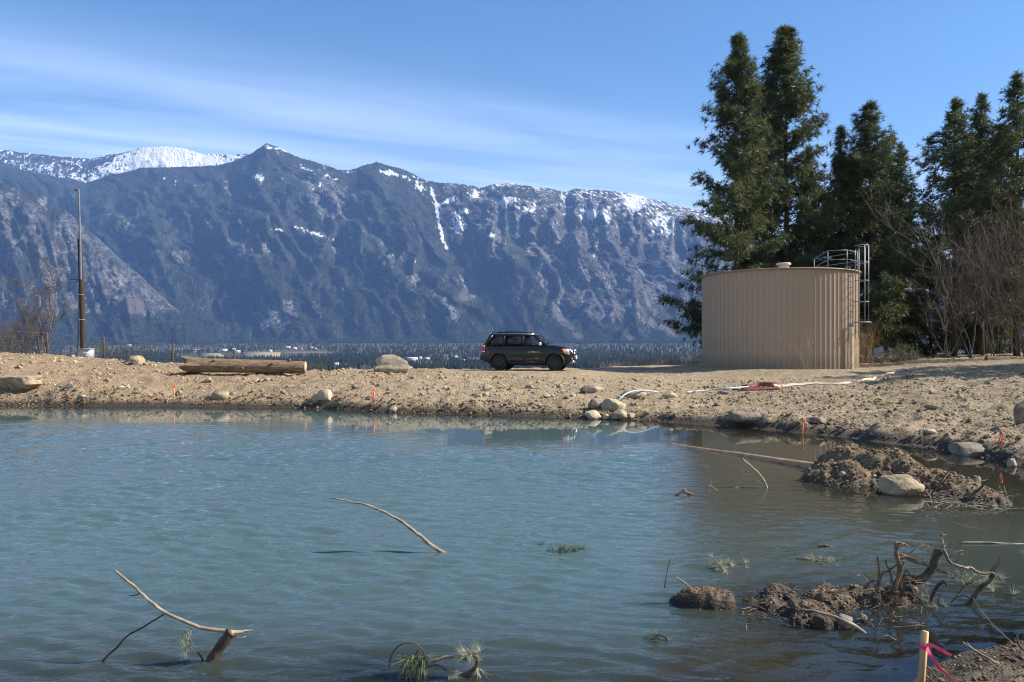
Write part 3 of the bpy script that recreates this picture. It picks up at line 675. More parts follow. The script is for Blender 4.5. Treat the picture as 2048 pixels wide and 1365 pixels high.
pine(1935, 600, 62, 2.6, .3, 29, 'young pine low behind the leaning bare tree', dens=1.0, pw=.55)
pine(2020, 590, 63, 2.6, .3, 30, 'young pine low behind the right edge thicket', dens=1.0, pw=.55)

# ------------------------------------------------------------------ bare shrubs
def bare(name, px, base_py, Y, hgt, m, label, cat, seed, stems=5, spread=.35, lv=3, r0=.03, kids=5, group=None, wig=.22, width=None, zb=None, up=.12):
    global rng
    keep = rng; rng = np.random.default_rng(seed)
    X = (px - 1024) / FPX * Y; z0 = gz1(X, Y) - .05 if zb is None else zb
    mb = MB(); st = []
    for i in range(stems):
        az = rng.uniform(0, 6.28); e = rng.uniform(.2, 1) * spread
        off = (width or .12 * stems ** .5) * rng.uniform(0, 1)
        st.append((np.array((math.cos(az + 1) * off, math.sin(az + 1) * off * .6, 0)), np.array((math.cos(az) * e, math.sin(az) * e, 1.0)), hgt * rng.uniform(.6, 1.0), r0 * rng.uniform(.6, 1), 0))
    while st:
        p, d, L, r, l = st.pop(); d = d / np.linalg.norm(d); k = 5 if l < 2 else 3
        pts = [p]
        for i in range(k):
            d = d + rng.normal(size=3) * wig * (1 if l else .6) + np.array((0, 0, up)); d /= np.linalg.norm(d); pts.append(pts[-1] + d * L / k)
        pts = np.array(pts); mb.tube(pts, np.linspace(r, r * .35, k + 1), 4 if l == 0 and r > .02 else 3, cap=False)
        if l < lv:
            for _ in range(kids if l else kids + 2):
                f = rng.uniform(.25, .98) * k; i0 = min(int(f), k - 1); q = pts[i0] + (pts[i0 + 1] - pts[i0]) * (f - i0)
                nd = d + rng.normal(size=3) * .75; st.append((q, nd, L * rng.uniform(.28, .55), max(r * .5, .0035), l + 1))
    o = mb.build(name, m); o.location = (X, Y, z0); tag(o, label, cat, group); rng = keep; return o
bare('bare_tree', 84, 700, 42, 5.6, M['twig_grey'], 'leafless grey multi stemmed tree left of the utility pole', 'tree', 31, stems=6, spread=.42, lv=3, r0=.06, kids=5, zb=.9)
bare('bare_bush', 22, 700, 41, 3.0, M['twig_brown'], 'brown leafless bush at the left edge behind the fence', 'bush', 32, stems=10, spread=.6, lv=2, r0=.025, kids=6, zb=1.2)
bare('bare_bush', 62, 700, 43, 2.6, M['twig_brown'], 'dense brown brush below the leafless grey tree', 'bush', 33, stems=14, spread=.9, lv=2, r0=.02, kids=6, zb=.9, width=1.0)
bare('bare_bush', -15, 690, 39, 2.4, M['twig_brown'], 'dark arching bush cut by the left edge', 'bush', 34, stems=8, spread=.9, lv=2, r0=.03, kids=5, zb=1.3)
bare('bare_bush', 128, 700, 43, 1.5, M['twig_brown'], 'low scrub between leafless tree and utility pole', 'bush', 35, stems=12, spread=1.0, lv=2, r0=.015, kids=5, zb=.6, width=.9)
M['greenbush'] = simple('dull_green_scrub', (.045, .050, .022), (.135, .130, .055), 3, .9, 0)
for i, (px, w, lab) in enumerate(((188, .9, 'dull green scrub right behind the grey box'), (238, 1.1, 'green scrub between the middle fence post and the rocks'), (285, .9, 'low scrub in front of the right fence post'), (628, .6, 'yellowish scrub at the sawn end of the log'), (10, 1.0, 'green scrub behind the fence at the left edge'))):
    bare('low_scrub', px, 715, 38.5 if px < 600 else 36.5, .75, M['greenbush'], lab, 'bush', 50 + i, stems=11, spread=1.0, lv=2, r0=.012, kids=5, width=w, group='low scrub along the bench edge', zb=gz1((px - 1024) / FPX * 38.5, 38.5) + (.45 if px < 600 else .3))
bare('bare_tree', 1945, 725, 43.5, 9.0, M['twig_grey'], 'leaning pale stemmed leafless tree right of the tank', 'tree', 36, stems=3, spread=.55, lv=3, r0=.07, kids=6, wig=.25)
bare('bare_tree', 1895, 725, 45, 6.6, M['twig_grey'], 'leafless grey tree nearest the ladder cage', 'tree', 37, stems=4, spread=.5, lv=3, r0=.05, kids=5)
bare('bare_bush', 1990, 725, 43, 7.6, M['twig_brown'], 'reddish brown leafless thicket left of the picture edge', 'bush', 38, stems=9, spread=.35, lv=3, r0=.035, kids=5, width=1.0)
bare('bare_bush', 2045, 725, 42, 8.6, M['twig_brown'], 'tall brown leafless thicket at the right edge', 'bush', 39, stems=9, spread=.35, lv=3, r0=.04, kids=5, width=1.0)
bare('bare_bush', 2120, 725, 41, 8.0, M['twig_brown'], 'brown leafless thicket beyond the right edge', 'bush', 40, stems=8, spread=.4, lv=3, r0=.04, kids=5, width=1.2)
M['drygrey'] = simple('dry_brush', (.20, .155, .115), (.40, .32, .235), 3, .9, 0)
DRY = [(1232, 47, .65, 'leftmost clump of dry tan brush left of the tank'), (1272, 48, .8, 'second clump of dry tan brush from the left'), (1312, 48, .85, 'middle clump of dry tan brush left of the tank'), (1350, 49, .85, 'dry tan brush clump below the lowest pine limb'), (1388, 47, 1.0, 'dry brush clump touching the left wall of the tank'),
       (1752, 41, .9, 'dry brush clump right of the cream drain pipe'), (1785, 42, 1.1, 'largest dry brush clump right of the tank'), (1820, 42, .9, 'dry brush clump where the hose leaves the shade')]
for i, (px, Y, h_, lab) in enumerate(DRY):
    bare('dry_brush', px, 735, Y, h_, M['drygrey'], lab, 'bush', 60 + i, stems=22, spread=1.0, lv=2, r0=.010, kids=4, width=1.0, group='dry brush along the bench edge', up=.05)
M['rustbush'] = simple('rusty_weed', (.13, .075, .038), (.33, .22, .12), 3, .9, 0)
bare('dry_weed', 1728, 735, 38.6, 2.2, M['rustbush'], 'rusty brown weeds standing behind the cream drain pipe', 'weed', 72, stems=26, spread=.22, lv=2, r0=.012, kids=4, width=.45)
bare('dry_weed', 1700, 737, 36.6, 2.4, M['rustbush'], 'thin reddish weed stalks against the sunlit tank side', 'weed', 73, stems=7, spread=.5, lv=2, r0=.009, kids=3, width=.4)
bare('dry_weed', 1612, 737, 35.9, 2.0, M['drygrey'], 'tall dead seed weed in front of the shaded tank wall', 'weed', 74, stems=5, spread=.25, lv=2, r0=.008, kids=4, width=.25)
# ------------------------------------------------------------------ water tank
t = NT('tan_tank_steel')
n = t.noise(1.4, 5, .6, mapping=(1, 1, .25)); n2 = t.noise(1.0, 4, .6, mapping=(14, 14, .6))
c = t.ramp(n, [(.3, (.335, .225, .145)), (.7, (.395, .275, .182))])
c = t.mix(t.ramp(n2, [(.50, 0.0), (.8, .45)]), c, (.20, .14, .105))
sz = t.new('ShaderNodeSeparateXYZ'); t.L.new(t.tc.outputs['Object'], sz.inputs[0])
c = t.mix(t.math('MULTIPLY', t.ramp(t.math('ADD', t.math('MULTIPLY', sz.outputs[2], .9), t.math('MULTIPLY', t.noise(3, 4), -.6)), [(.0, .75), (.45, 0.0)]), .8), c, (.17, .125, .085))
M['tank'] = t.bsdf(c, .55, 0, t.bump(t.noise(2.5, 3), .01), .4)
M['tankroof'] = simple('tank_roof_steel', (.20, .135, .105), (.27, .19, .15), 1, .6, 0)
M['galv'] = simple('galvanised_steel', (.19, .20, .20), (.30, .31, .31), 6, .5, 0, metal=.3)
M['cream'] = simple('cream_paint', (.55, .45, .32), (.66, .56, .42), 4, .7, .004)
TR, TH = 4.0, 4.95
tank = empty('water_tank', TANK); tag(tank, 'tan ribbed steel water tank beneath the pines', 'water tank')
NP = 94; da = 2 * math.pi / NP
pa = np.array([0, .90, .915, .965, .985, 1.0]) * da; pr_ = np.array([TR, TR - .0025, TR + .011, TR + .011, TR - .001, TR])
ring = np.stack([np.cos(pa) * pr_, np.sin(pa) * pr_], -1)
Vp = np.concatenate([np.c_[ring, np.full(6, -.25)], np.c_[ring, np.full(6, TH)]])
pm = MB().add(Vp, [(i, i + 1, i + 7, i + 6) for i in range(5)]).data('wall_panel'); pm.materials.append(M['tank'])
for i in range(NP):
    o = bpy.data.objects.new('wall_panel', pm); COL.objects.link(o); o.parent = tank; o.rotation_euler = (0, 0, i * da)
an = np.arange(96) / 96 * 2 * math.pi
rv, rf = [], []
for r_, z in ((TR + .02, TH - .04), (TR + .10, TH - .04), (TR + .10, TH + .03), (TR - .1, TH + .06), (.6, TH + .30), (.01, TH + .31)):
    rv.append(np.stack([np.cos(an) * r_, np.sin(an) * r_, np.full(96, z)], -1))
MB().add(np.concatenate(rv), [(i * 96 + j, i * 96 + (j + 1) % 96, (i + 1) * 96 + (j + 1) % 96, (i + 1) * 96 + j) for i in range(5) for j in range(96)]).build('roof', M['tankroof'], tank)
def lathe(mb, c, prof, n=20):
    an = np.arange(n) / n * 2 * math.pi; V = np.concatenate([np.stack([np.cos(an) * r, np.sin(an) * r, np.full(n, z)], -1) for r, z in prof]) + np.array(c); k = len(prof)
    return mb.add(V, [(i * n + j, i * n + (j + 1) % n, (i + 1) * n + (j + 1) % n, (i + 1) * n + j) for i in range(k - 1) for j in range(n)] + [tuple(range(n))[::-1], tuple((k - 1) * n + j for j in range(n))])
vx = P(1567, 530, 40.2)[0] - TANK[0]
vent = lathe(MB(), (vx, 0, 0), [(.29, TH + .2), (.27, TH + .42), (.29, TH + .56)]).build('vent', M['cream'], tank, True, 40)
lathe(MB(), (vx, 0, 0), [(.29, TH + .555), (.38, TH + .58), (.385, TH + .66), (.36, TH + .69)]).build('vent_cap', M['cream'], vent, True, 40)
# ladder with safety cage on the sunlit side
la = rad(137); nx, ny = math.sin(la), math.cos(la); tx, ty = -ny, nx
def LP(o_, s_, z): return np.array((nx * (TR + o_) + tx * s_, ny * (TR + o_) + ty * s_, z))
lad = empty('ladder', (0, 0, 0)); lad.parent = tank
for s_ in (-.21, .21): MB().tube([LP(.20, s_, 1.5), LP(.20, s_, TH + 1.0)], .024, 6).build('stile', M['galv'], lad)
rm = MB().tube([LP(.20, -.21, 0), LP(.20, .21, 0)], .013, 5).data('rung'); rm.materials.append(M['galv'])
for z in np.arange(1.6, TH + .3, .3):
    o = bpy.data.objects.new('rung', rm); COL.objects.link(o); o.parent = lad; o.location = (0, 0, z)
for z in (1.9, 3.4, 4.8):
    for s_ in (-.21, .21): MB().tube([LP(-.02, s_, z), LP(.20, s_, z)], .014, 5).build('standoff', M['galv'], lad)
cage = empty('safety_cage', (0, 0, 0)); cage.parent = tank
HO = np.linspace(-1.35, 1.35, 13)
for i, z in enumerate((2.32, 3.35, 4.4, 5.3, 6.15)):
    rr = .47 if i == 0 else .40
    pts = [LP(.16, -.26, z)] + [LP(.36 + rr * math.cos(a), rr * math.sin(a), z) for a in HO] + [LP(.16, .26, z)]
    mb = MB()
    mb.tube(pts, .030 if i == 0 else .018, 5); mb.build('hoop', M['galv'], cage)
for a in (-1.35, -.7, 0, .7, 1.35): MB().tube([LP(.36 + .40 * math.cos(a), .40 * math.sin(a), 2.32), LP(.36 + .40 * math.cos(a), .40 * math.sin(a), 6.15)], .014, 5).build('cage_bar', M['galv'], cage)
# roof guard rail
rail = empty('guard_rail', (0, 0, 0)); rail.parent = tank
RP = [(x - TANK[0], y - TANK[1]) for x, y in ((16.75, 41.0), (15.95, 37.35), (18.0, 38.2), (18.45, 40.3))]
RP[2] = tuple(LP(-.12, -.42, 0)[:2]); RP[3] = tuple(LP(-.12, .85, 0)[:2])
zr_ = TH + .08
for x, y in RP: MB().tube([(x, y, zr_ - .08), (x, y, zr_ + .92)], .018, 6).build('post', M['galv'], rail)
for z in (.46, .92):
    for (x0, y0), (x1, y1) in zip(RP, RP[1:] + RP[:1]): MB().tube([(x0, y0, zr_ + z), (x1, y1, zr_ + z)], .015, 6).build('rail', M['galv'], rail)
dx_, dy_ = P(1703, 700, 36.72)[:2] - np.array(TANK[:2])
dp = MB(); dp.tube([(dx_, dy_, -.2), (dx_, dy_, 2.15)], .085, 10); dp.build('drain_pipe', M['cream'], tank, True, 40)
MB().tube([(dx_, dy_, 2.1), (dx_, dy_, 2.22)], .11, 10).build('pipe_cap', M['galv'], tank, True, 40)

# ------------------------------------------------------------------ the car
t = NT('dark_car_paint'); c = t.mix(t.noise(3, 3), (.006, .006, .007), (.010, .010, .010))
M['paint'] = t.bsdf(c, .3, 0, None, .3, Coat_Weight=.25, Coat_Roughness=.06)
M['cladding'] = simple('dusty_lower_trim', (.045, .035, .026), (.080, .062, .046), 5, .6, 0)
M['rubber'] = simple('tyre_rubber', (.012, .012, .012), (.026, .025, .024), 9, .85, .003)
M['blackrim'] = simple('black_wheel', (.014, .014, .015), (.026, .026, .027), 9, .4, 0)
M['blackplastic'] = simple('black_plastic', (.015, .015, .016), (.03, .03, .03), 9, .6, 0)
M['chrome'] = simple('chrome', (.70, .71, .72), (.80, .81, .82), 4, .15, 0, metal=1)
M['silver'] = simple('silver_mirror_shell', (.55, .55, .56), (.62, .62, .62), 4, .3, 0, metal=.3)
M['red'] = simple('red_lens', (.45, .012, .010), (.55, .02, .015), 6, .15, 0)
M['orange'] = simple('amber_lens', (.70, .17, .04), (.80, .24, .06), 6, .15, 0)
M['lamp'] = simple('clear_lens', (.68, .72, .76), (.85, .88, .90), 30, .12, 0)
M['white'] = simple('white_print', (.74, .74, .74), (.80, .80, .80), 4, .5, 0)
M['logo_blue'] = simple('blue_oval', (.05, .09, .25), (.06, .11, .30), 4, .3, 0)
def glass(name, tint, amt):
    t = NT(name); tr = t.new('ShaderNodeBsdfTransparent'); tr.inputs[0].default_value = tint + (1,)
    g = t.new('ShaderNodeBsdfGlossy'); g.inputs['Roughness'].default_value = .02
    lw = t.new('ShaderNodeLayerWeight'); ff = t.math('MULTIPLY_ADD', t.math('POWER', lw.outputs['Facing'], 4.0), .7, .045)
    d = t.new('ShaderNodeBsdfDiffuse'); d.inputs[0].default_value = (.008, .009, .011, 1)
    a = t.new('ShaderNodeMixShader'); a.inputs[0].default_value = amt; t.L.new(tr.outputs[0], a.inputs[1]); t.L.new(d.outputs[0], a.inputs[2])
    b = t.new('ShaderNodeMixShader'); t.L.new(ff, b.inputs[0]); t.L.new(a.outputs[0], b.inputs[1]); t.L.new(g.outputs[0], b.inputs[2])
    t.L.new(b.outputs[0], t.out.inputs[0]); return t.m
M['glass_dark'] = glass('privacy_glass', (.2, .2, .22), .92); M['glass_clear'] = glass('window_glass', (.78, .84, .84), .12)
car = empty('parked_suv', CAR, rad(-13)); tag(car, 'dark grey dusty SUV with black wheels parked on the bank', 'car')
Wz = lambda z: np.interp(z, [.30, .38, .5, .78, 1.0, 1.12, 1.2], [.76, .84, .885, .905, .890, .865, .83])
Tx = lambda x: np.interp(x, [-2.22, -2.12, -1.9, -1.5, 1.5, 1.8, 2.0, 2.12, 2.2], [.80, .92, .975, 1, 1, .98, .92, .83, .66])
ztop = lambda x: np.interp(x, [-2.22, -2.0, .8, .98, 1.3, 1.75, 1.98, 2.1, 2.2], [1.10, 1.15, 1.16, 1.19, 1.165, 1.10, 1.02, .93, .78])
zbot = lambda x: np.interp(x, [-2.22, -1.95, -1.75, 1.75, 1.95, 2.2], [.50, .40, .33, .33, .34, .46])
xs = np.array([-2.22, -2.19, -2.12, -2.0, -1.8, -1.5, -1.1, -.7, -.3, .1, .5, .8, .98, 1.15, 1.3, 1.5, 1.75, 1.9, 2.0, 2.07, 2.14, 2.2])
rows = []
for x in xs:
    zb_, zt_ = zbot(x), ztop(x); lv = np.linspace(0, 1, 8); zs = zb_ + (zt_ - .05 - zb_) * lv
    w = Wz(zs) * Tx(x); half = [(x, w_, z) for w_, z in zip(w, zs)] + [(x, w[-1] - .09, zt_ - .01), (x, w[-1] * .5, zt_ + .015), (x, 0, zt_ + .02)]
    rows.append(half + [(a, -b, cc) for a, b, cc in half[-2::-1]])
rows = np.array(rows)
# the tailgate leans forward above the bumper
for i, x in enumerate(xs):
    if x < -1.9: rows[i][:, 0] += sm(.72, .80, rows[i][:, 2]) * np.interp(x, [-2.22, -1.9], [.10, 0])
m_, n_ = rows.shape[:2]
body_mb = MB().add(rows.reshape(-1, 3), [(i * n_ + j, i * n_ + (j + 1) % n_, (i + 1) * n_ + (j + 1) % n_, (i + 1) * n_ + j) for i in range(m_ - 1) for j in range(n_)] + [tuple(range(n_))[::-1], tuple((m_ - 1) * n_ + j for j in range(n_))])
me = body_mb.data('tmp'); bm = bmesh.new(); bm.from_mesh(me); bmesh.ops.recalc_face_normals(bm, faces=bm.faces); bm.to_mesh(me); bm.free()
body = bpy.data.objects.new('body', me); COL.objects.link(body)
WX, WR = (-1.30, 1.32), .375
for wx in WX:
    for sgn in (-1, 1):
        cm_ = MB().tube([(wx, sgn * .58, WR), (wx, sgn * 1.2, WR)], .445, 28); cme = cm_.data('cut')
        bm = bmesh.new(); bm.from_mesh(cme); bmesh.ops.recalc_face_normals(bm, faces=bm.faces); bm.to_mesh(cme); bm.free()
        cu = bpy.data.objects.new('cut', cme); COL.objects.link(cu)
        md = body.modifiers.new('b', 'BOOLEAN'); md.object = cu; md.operation = 'DIFFERENCE'; md.solver = 'EXACT'
        nm = bpy.data.meshes.new_from_object(body.evaluated_get(bpy.context.evaluated_depsgraph_get())); body.modifiers.clear(); body.data = nm
        bpy.data.objects.remove(cu)
body.data.name = 'body'; body.data.materials.clear(); body.data.materials.append(M['paint']); body.parent = car
body.data.polygons.foreach_set('use_smooth', np.ones(len(body.data.polygons), bool)); body.data.set_sharp_from_angle(angle=rad(28))
ty_ = lambda z: .845 - (z - 1.14) * .36                       # tumblehome of the cabin
def side(pts, sgn, off=0.0): return np.array([(x, sgn * (ty_(z) + off), z) for x, z in pts])
def slab(name, A, th, m, parent, sgn):
    A = np.asarray(A, float); B = A - np.array((0, sgn * th, 0)); k = len(A)
    F = [tuple(range(k)), tuple(range(2 * k - 1, k - 1, -1))] + [(i, i + k, (i + 1) % k + k, (i + 1) % k) for i in range(k)]
    if sgn < 0: F = [f[::-1] for f in F]
    return MB().add(np.concatenate((A, B)), F).build(name, m, parent)
PIL = [('rear_pillar', [(-2.08, 1.12), (-1.93, 1.12), (-1.62, 1.64), (-1.80, 1.64)]), ('pillar', [(-1.14, 1.12), (-1.04, 1.12), (-1.06, 1.64), (-1.16, 1.64)]), ('pillar', [(-.20, 1.12), (-.10, 1.12), (-.16, 1.64), (-.26, 1.64)]), ('front_pillar', [(.78, 1.12), (.99, 1.14), (.36, 1.655), (.26, 1.64)])]
PAN = [('quarter_window', [(-1.93, 1.15), (-1.14, 1.15), (-1.16, 1.60), (-1.65, 1.60)], 'glass_dark'), ('rear_side_window', [(-1.04, 1.15), (-.20, 1.15), (-.255, 1.60), (-1.06, 1.60)], 'glass_dark'), ('front_side_window', [(-.10, 1.15), (.78, 1.15), (.28, 1.60), (-.155, 1.60)], 'glass_clear')]
for sgn in (-1, 1):
    for nme, q in PIL: slab(nme, side(q, sgn, .004), .06, M['paint'], car, sgn)
    for nme, q, mm in PAN: slab(nme, side(q, sgn, -.012), .012, M[mm], car, sgn)
    slab('roof_side', side([(-1.80, 1.595), (.34, 1.595), (.36, 1.665), (-1.72, 1.665)], sgn, .006), .07, M['paint'], car, sgn)
rx_ = np.array([-1.84, -1.78, -1.5, -1.0, -.4, .1, .36, .44]); rz_ = np.array([1.60, 1.645, 1.685, 1.705, 1.705, 1.69, 1.665, 1.635])
rw = np.array([.62, .64, .655, .665, .665, .66, .645, .62]); rr_ = []
for x, z, w in zip(rx_, rz_, rw): rr_.append([(x, s_ * w, z - .035 * abs(s_) ** 3) for s_ in (-1, -.85, -.5, 0, .5, .85, 1)] + [(x, s_ * w * .98, z - .075) for s_ in (1, .85, .5, 0, -.5, -.85, -1)])
rr_ = np.array(rr_); k_ = rr_.shape[1]
MB().add(rr_.reshape(-1, 3), [(i * k_ + j, (i + 1) * k_ + j, (i + 1) * k_ + (j + 1) % k_, i * k_ + (j + 1) % k_) for i in range(7) for j in range(k_)] + [tuple(range(k_)), tuple(7 * k_ + j for j in range(k_))[::-1]]).build('roof', M['paint'], car, True, 40)
def quad(name, q, m, th=.012, parent=None):
    q = np.asarray(q, float); nrm = np.cross(q[1] - q[0], q[2] - q[0]); nrm /= np.linalg.norm(nrm); B = q - nrm * th
    return MB().add(np.concatenate((q, B)), [(0, 1, 2, 3), (7, 6, 5, 4)] + [(i, i + 4, (i + 1) % 4 + 4, (i + 1) % 4) for i in range(4)]).build(name, m, parent or car)
quad('windshield', [(1.00, -.76, 1.175), (1.00, .76, 1.175), (.42, .60, 1.63), (.42, -.60, 1.63)], M['glass_clear'])
quad('rear_window', [(-2.06, .70, 1.16), (-2.06, -.70, 1.16), (-1.83, -.58, 1.60), (-1.83, .58, 1.60)], M['glass_dark'])
for yy in (-.38, .38):
    for xx, nme in ((.0, 'front_seat'), (-.95, 'rear_seat')):
        s_ = MB().box((xx - .1, yy, 1.26), (.16, .46, .34)); s_.box((xx - .13, yy, 1.50), (.10, .26, .17)); s_.build(nme, M['blackplastic'], car)
MB().tube([(.62, -.38 + .17 * math.cos(a), 1.22 + .17 * math.sin(a)) for a in np.linspace(0, 6.28, 15)], .016, 5).build('steering_wheel', M['blackplastic'], car)
for sgn in (-1, 1):
    MB().tube([(-1.72, sgn * .57, 1.685), (-1.62, sgn * .57, 1.745), (-.9, sgn * .57, 1.765), (-.05, sgn * .57, 1.75), (.1, sgn * .57, 1.70)], .022, 6).build('roof_rail', M['blackplastic'], car)
    # doors as panels standing 5 mm proud of the body side, with seams between them
    for nme, x0, x1 in (('rear_door', -.98, -.135), ('front_door', -.115, .86)):
        gx_, gz_ = np.meshgrid(np.linspace(x0, x1, 7), np.linspace(.46, 1.105, 7), indexing='ij')
        if nme == 'rear_door': gx_ = gx_ + np.where(gx_ < -.9, .16 * sm(.95, .5, gz_) if False else np.clip((.85 - gz_) * .45, 0, .2), 0)
        gy_ = sgn * (Wz(gz_) * Tx(gx_) + .012)
        G_ = np.stack([gx_, gy_, gz_], -1); Gi = G_ - np.array((0, sgn * .03, 0)); F = grid_faces(7, 7); F = F if sgn < 0 else F[:, ::-1].copy()
        mb = MB().add(G_, F); edge = [i * 7 for i in range(7)] + [42 + j for j in range(1, 7)] + [i * 7 + 6 for i in range(5, -1, -1)] + [j for j in range(5, 0, -1)]
        ring_o = G_.reshape(-1, 3)[edge]; ring_i = Gi.reshape(-1, 3)[edge]; k = len(edge)
        mb.add(np.concatenate((ring_o, ring_i)), [(i, (i + 1) % k, (i + 1) % k + k, i + k) for i in range(k)])
        d_ = mb.build(nme, M['paint'], car, True, 30)
        hx = x0 + .16; MB().tube([(hx - .07, sgn * (.905 + .006), .985), (hx - .05, sgn * .935, .99), (hx + .05, sgn * .935, .99), (hx + .07, sgn * .911, .985)], .014, 6).build('handle', M['blackplastic'], d_)
        mx_, mz_ = np.meshgrid(np.linspace(x0 + .02, x1 - .02, 4), np.linspace(.47, .56, 3), indexing='ij'); 
        slab('door_trim', [(x0 + .05, sgn * (Wz(.48) + .026), .47), (x1 - .02, sgn * (Wz(.48) + .026), .47), (x1 - .02, sgn * (Wz(.60) + .022), .60), (x0 + .05, sgn * (Wz(.60) + .022), .60)][::1 if sgn < 0 else 1], .02, M['cladding'], d_, sgn)
        if nme == 'front_door':
            lg = MB(); yy = sgn * .934
            for i, xx in enumerate(np.linspace(.10, .62, 16)):
                if 6 <= i <= 8: continue
                lg.box((xx, yy, .845 + .004 * (i % 3)), (.022, .004, .020 if i % 2 else .026))
            for a0, a1 in (((.30, .835), (.345, .90)), ((.345, .90), (.36, .84)), ((.325, .825), (.385, .835)), ((.36, .86), (.40, .87))):
                d0, d1 = np.array(a0), np.array(a1); mid_ = (d0 + d1) / 2; ang = math.atan2(*(d1 - d0)[::-1]); lg.box((mid_[0], yy, mid_[1]), (np.linalg.norm(d1 - d0), .004, .014), Matrix.Rotation(-ang, 4, 'Y'))
            lg.build('door_lettering', M['white'], d_)
    # fender flares and dusty lower body
    for wx in WX:
        ring_ = [(wx + .455 * math.cos(a), sgn * (Wz(max(.34, WR + .455 * math.sin(a))) * 1.0 + .004), WR + .455 * math.sin(a)) for a in np.linspace(-.08, math.pi + .08, 17)]
        MB().tube(ring_, .035, 6).build('fender_flare', M['cladding'], car, True, 60)
    MB().box((0.0, sgn * .845, .375), (1.72, .07, .11)).build('rocker_trim', M['blackplastic'], car)
    mi = MB(); lathe(mi, (0, 0, 0), [(.02, -.09), (.075, -.07), (.09, 0), (.085, .06), (.04, .085)], 12)
    mi.V = [v @ np.array(Matrix.Rotation(rad(90), 3, 'X')).T * np.array((.75, 1.15, .95)) + np.array((.68, sgn * 1.0, 1.21)) for v in mi.V]; mo = mi.build('mirror', M['silver'], car, True, 60)
    MB().tube([(.70, sgn * .84, 1.15), (.69, sgn * .94, 1.18)], .02, 5).build('mirror_arm', M['blackplastic'], mo)
    hl = MB().add([(1.70, sgn * .895, 1.00), (1.98, sgn * .84, .985), (2.13, sgn * .66, .93), (2.175, sgn * .64, .76), (2.02, sgn * .83, .73), (1.80, sgn * .895, .80), (1.85, sgn * .70, .95), (1.95, sgn * .60, .80)], [(0, 1, 4, 5), (1, 2, 3, 4), (0, 6, 2, 1), (5, 4, 3, 7), (0, 5, 7, 6), (6, 7, 3, 2)]); ho = hl.build('headlight', M['lamp'], car)
    MB().add([(1.66, sgn * .905, .995), (1.80, sgn * .902, .99), (1.85, sgn * .899, .82), (1.76, sgn * .905, .81), (1.7, sgn * .85, .95), (1.78, sgn * .85, .85)], [(0, 1, 2, 3), (0, 4, 1), (1, 4, 5, 2), (2, 5, 3), (3, 5, 4, 0)]).build('amber_corner', M['orange'], ho)
    tlm = MB().box((-2.055, sgn * .83, .985), (.13, .085, .29)); tl_ = tlm.build('tail_light', M['red'], car); MB().box((-2.058, sgn * .836, .87), (.12, .085, .05)).build('reverse_lens', M['lamp'], tl_); MB().box((-2.055, sgn * .836, 1.125), (.12, .08, .03)).build('lens_frame', M['lamp'], tl_)
    MB().tube([(2.06, sgn * .66, .56), (2.16, sgn * .66, .56)], .075, 12).build('fog_lamp_bezel', M['chrome'], car, True, 40); MB().tube([(2.12, sgn * .66, .56), (2.172, sgn * .66, .56)], .05, 12).build('fog_lamp', M['blackplastic'], car, True, 40)
    MB().box((-1.70, sgn * .72, .28), (.02, .22, .24)).build('mud_flap', M['rubber'], car); MB().box((.88, sgn * .74, .27), (.02, .2, .2)).build('mud_flap', M['rubber'], car)
bm_ = MB(); 
for x, w, z0, z1 in ((2.19, .50, .50, .70),): bm_.box((x, 0, (z0 + z1) / 2), (.06, w * 2, z1 - z0))
bm_.build('front_bumper', M['cladding'], car)
gr = MB().box((2.165, 0, .83), (.06, 1.05, .20)).build('grille', M['blackplastic'], car)
for z in (.775, .835, .895): MB().box((2.198, 0, z), (.02, 1.05, .022)).build('grille_bar', M['chrome'], gr)
em = MB().tube([(2.205, 0, .835), (2.22, 0, .835)], .06, 16); em.V = [(v - np.array((0, 0, .835))) * np.array((1, 1.9, .85)) + np.array((0, 0, .835)) for v in em.V]; em.build('oval_emblem', M['logo_blue'], gr)
MB().box((2.228, 0, .60), (.012, .32, .16)).build('number_plate', M['white'], car)
MB().box((2.14, 0, .42), (.10, 1.35, .10)).build('skid_plate', M['chrome'], car)
MB().box((-2.19, 0, .60), (.14, 1.50, .22)).build('rear_bumper', M['cladding'], car)
MB().box((0, 0, .30), (3.6, 1.1, .12)).build('underbody', M['blackplastic'], car)
MB().tube([(-2.15, .3, .32), (-1.6, .3, .32)], .03, 6).build('exhaust', M['blackplastic'], car); MB().box((-2.2, 0, .42), (.16, .07, .07)).build('tow_hitch', M['blackplastic'], car)
tyre = MB(); lathe(tyre, (0, 0, 0), [(.24, -.105), (.33, -.118), (.362, -.10), (.375, -.06), (.375, .06), (.362, .10), (.33, .118), (.24, .105)], 30)
tyre.V = [v @ np.array(Matrix.Rotation(rad(90), 3, 'X')).T for v in tyre.V]; tyre_d = tyre.data('tyre', True); tyre_d.set_sharp_from_angle(angle=rad(35)); tyre_d.materials.append(M['rubber'])
rim = MB(); lathe(rim, (0, 0, 0), [(.20, -.112), (.235, -.122), (.238, .122), (.20, .112)], 24)
for a in np.arange(8) / 8 * 6.283:
    for sd in (-1, 1): rim.box((.125 * math.cos(a), .125 * math.sin(a), sd * .118), (.17, .05, .014), Matrix.Rotation(a, 4, 'Z'))
lathe(rim, (0, 0, 0), [(.055, -.126), (.055, .126)], 12)
rim.V = [v @ np.array(Matrix.Rotation(rad(90), 3, 'X')).T for v in rim.V]; rim_d = rim.data('rim'); rim_d.materials.append(M['blackrim'])
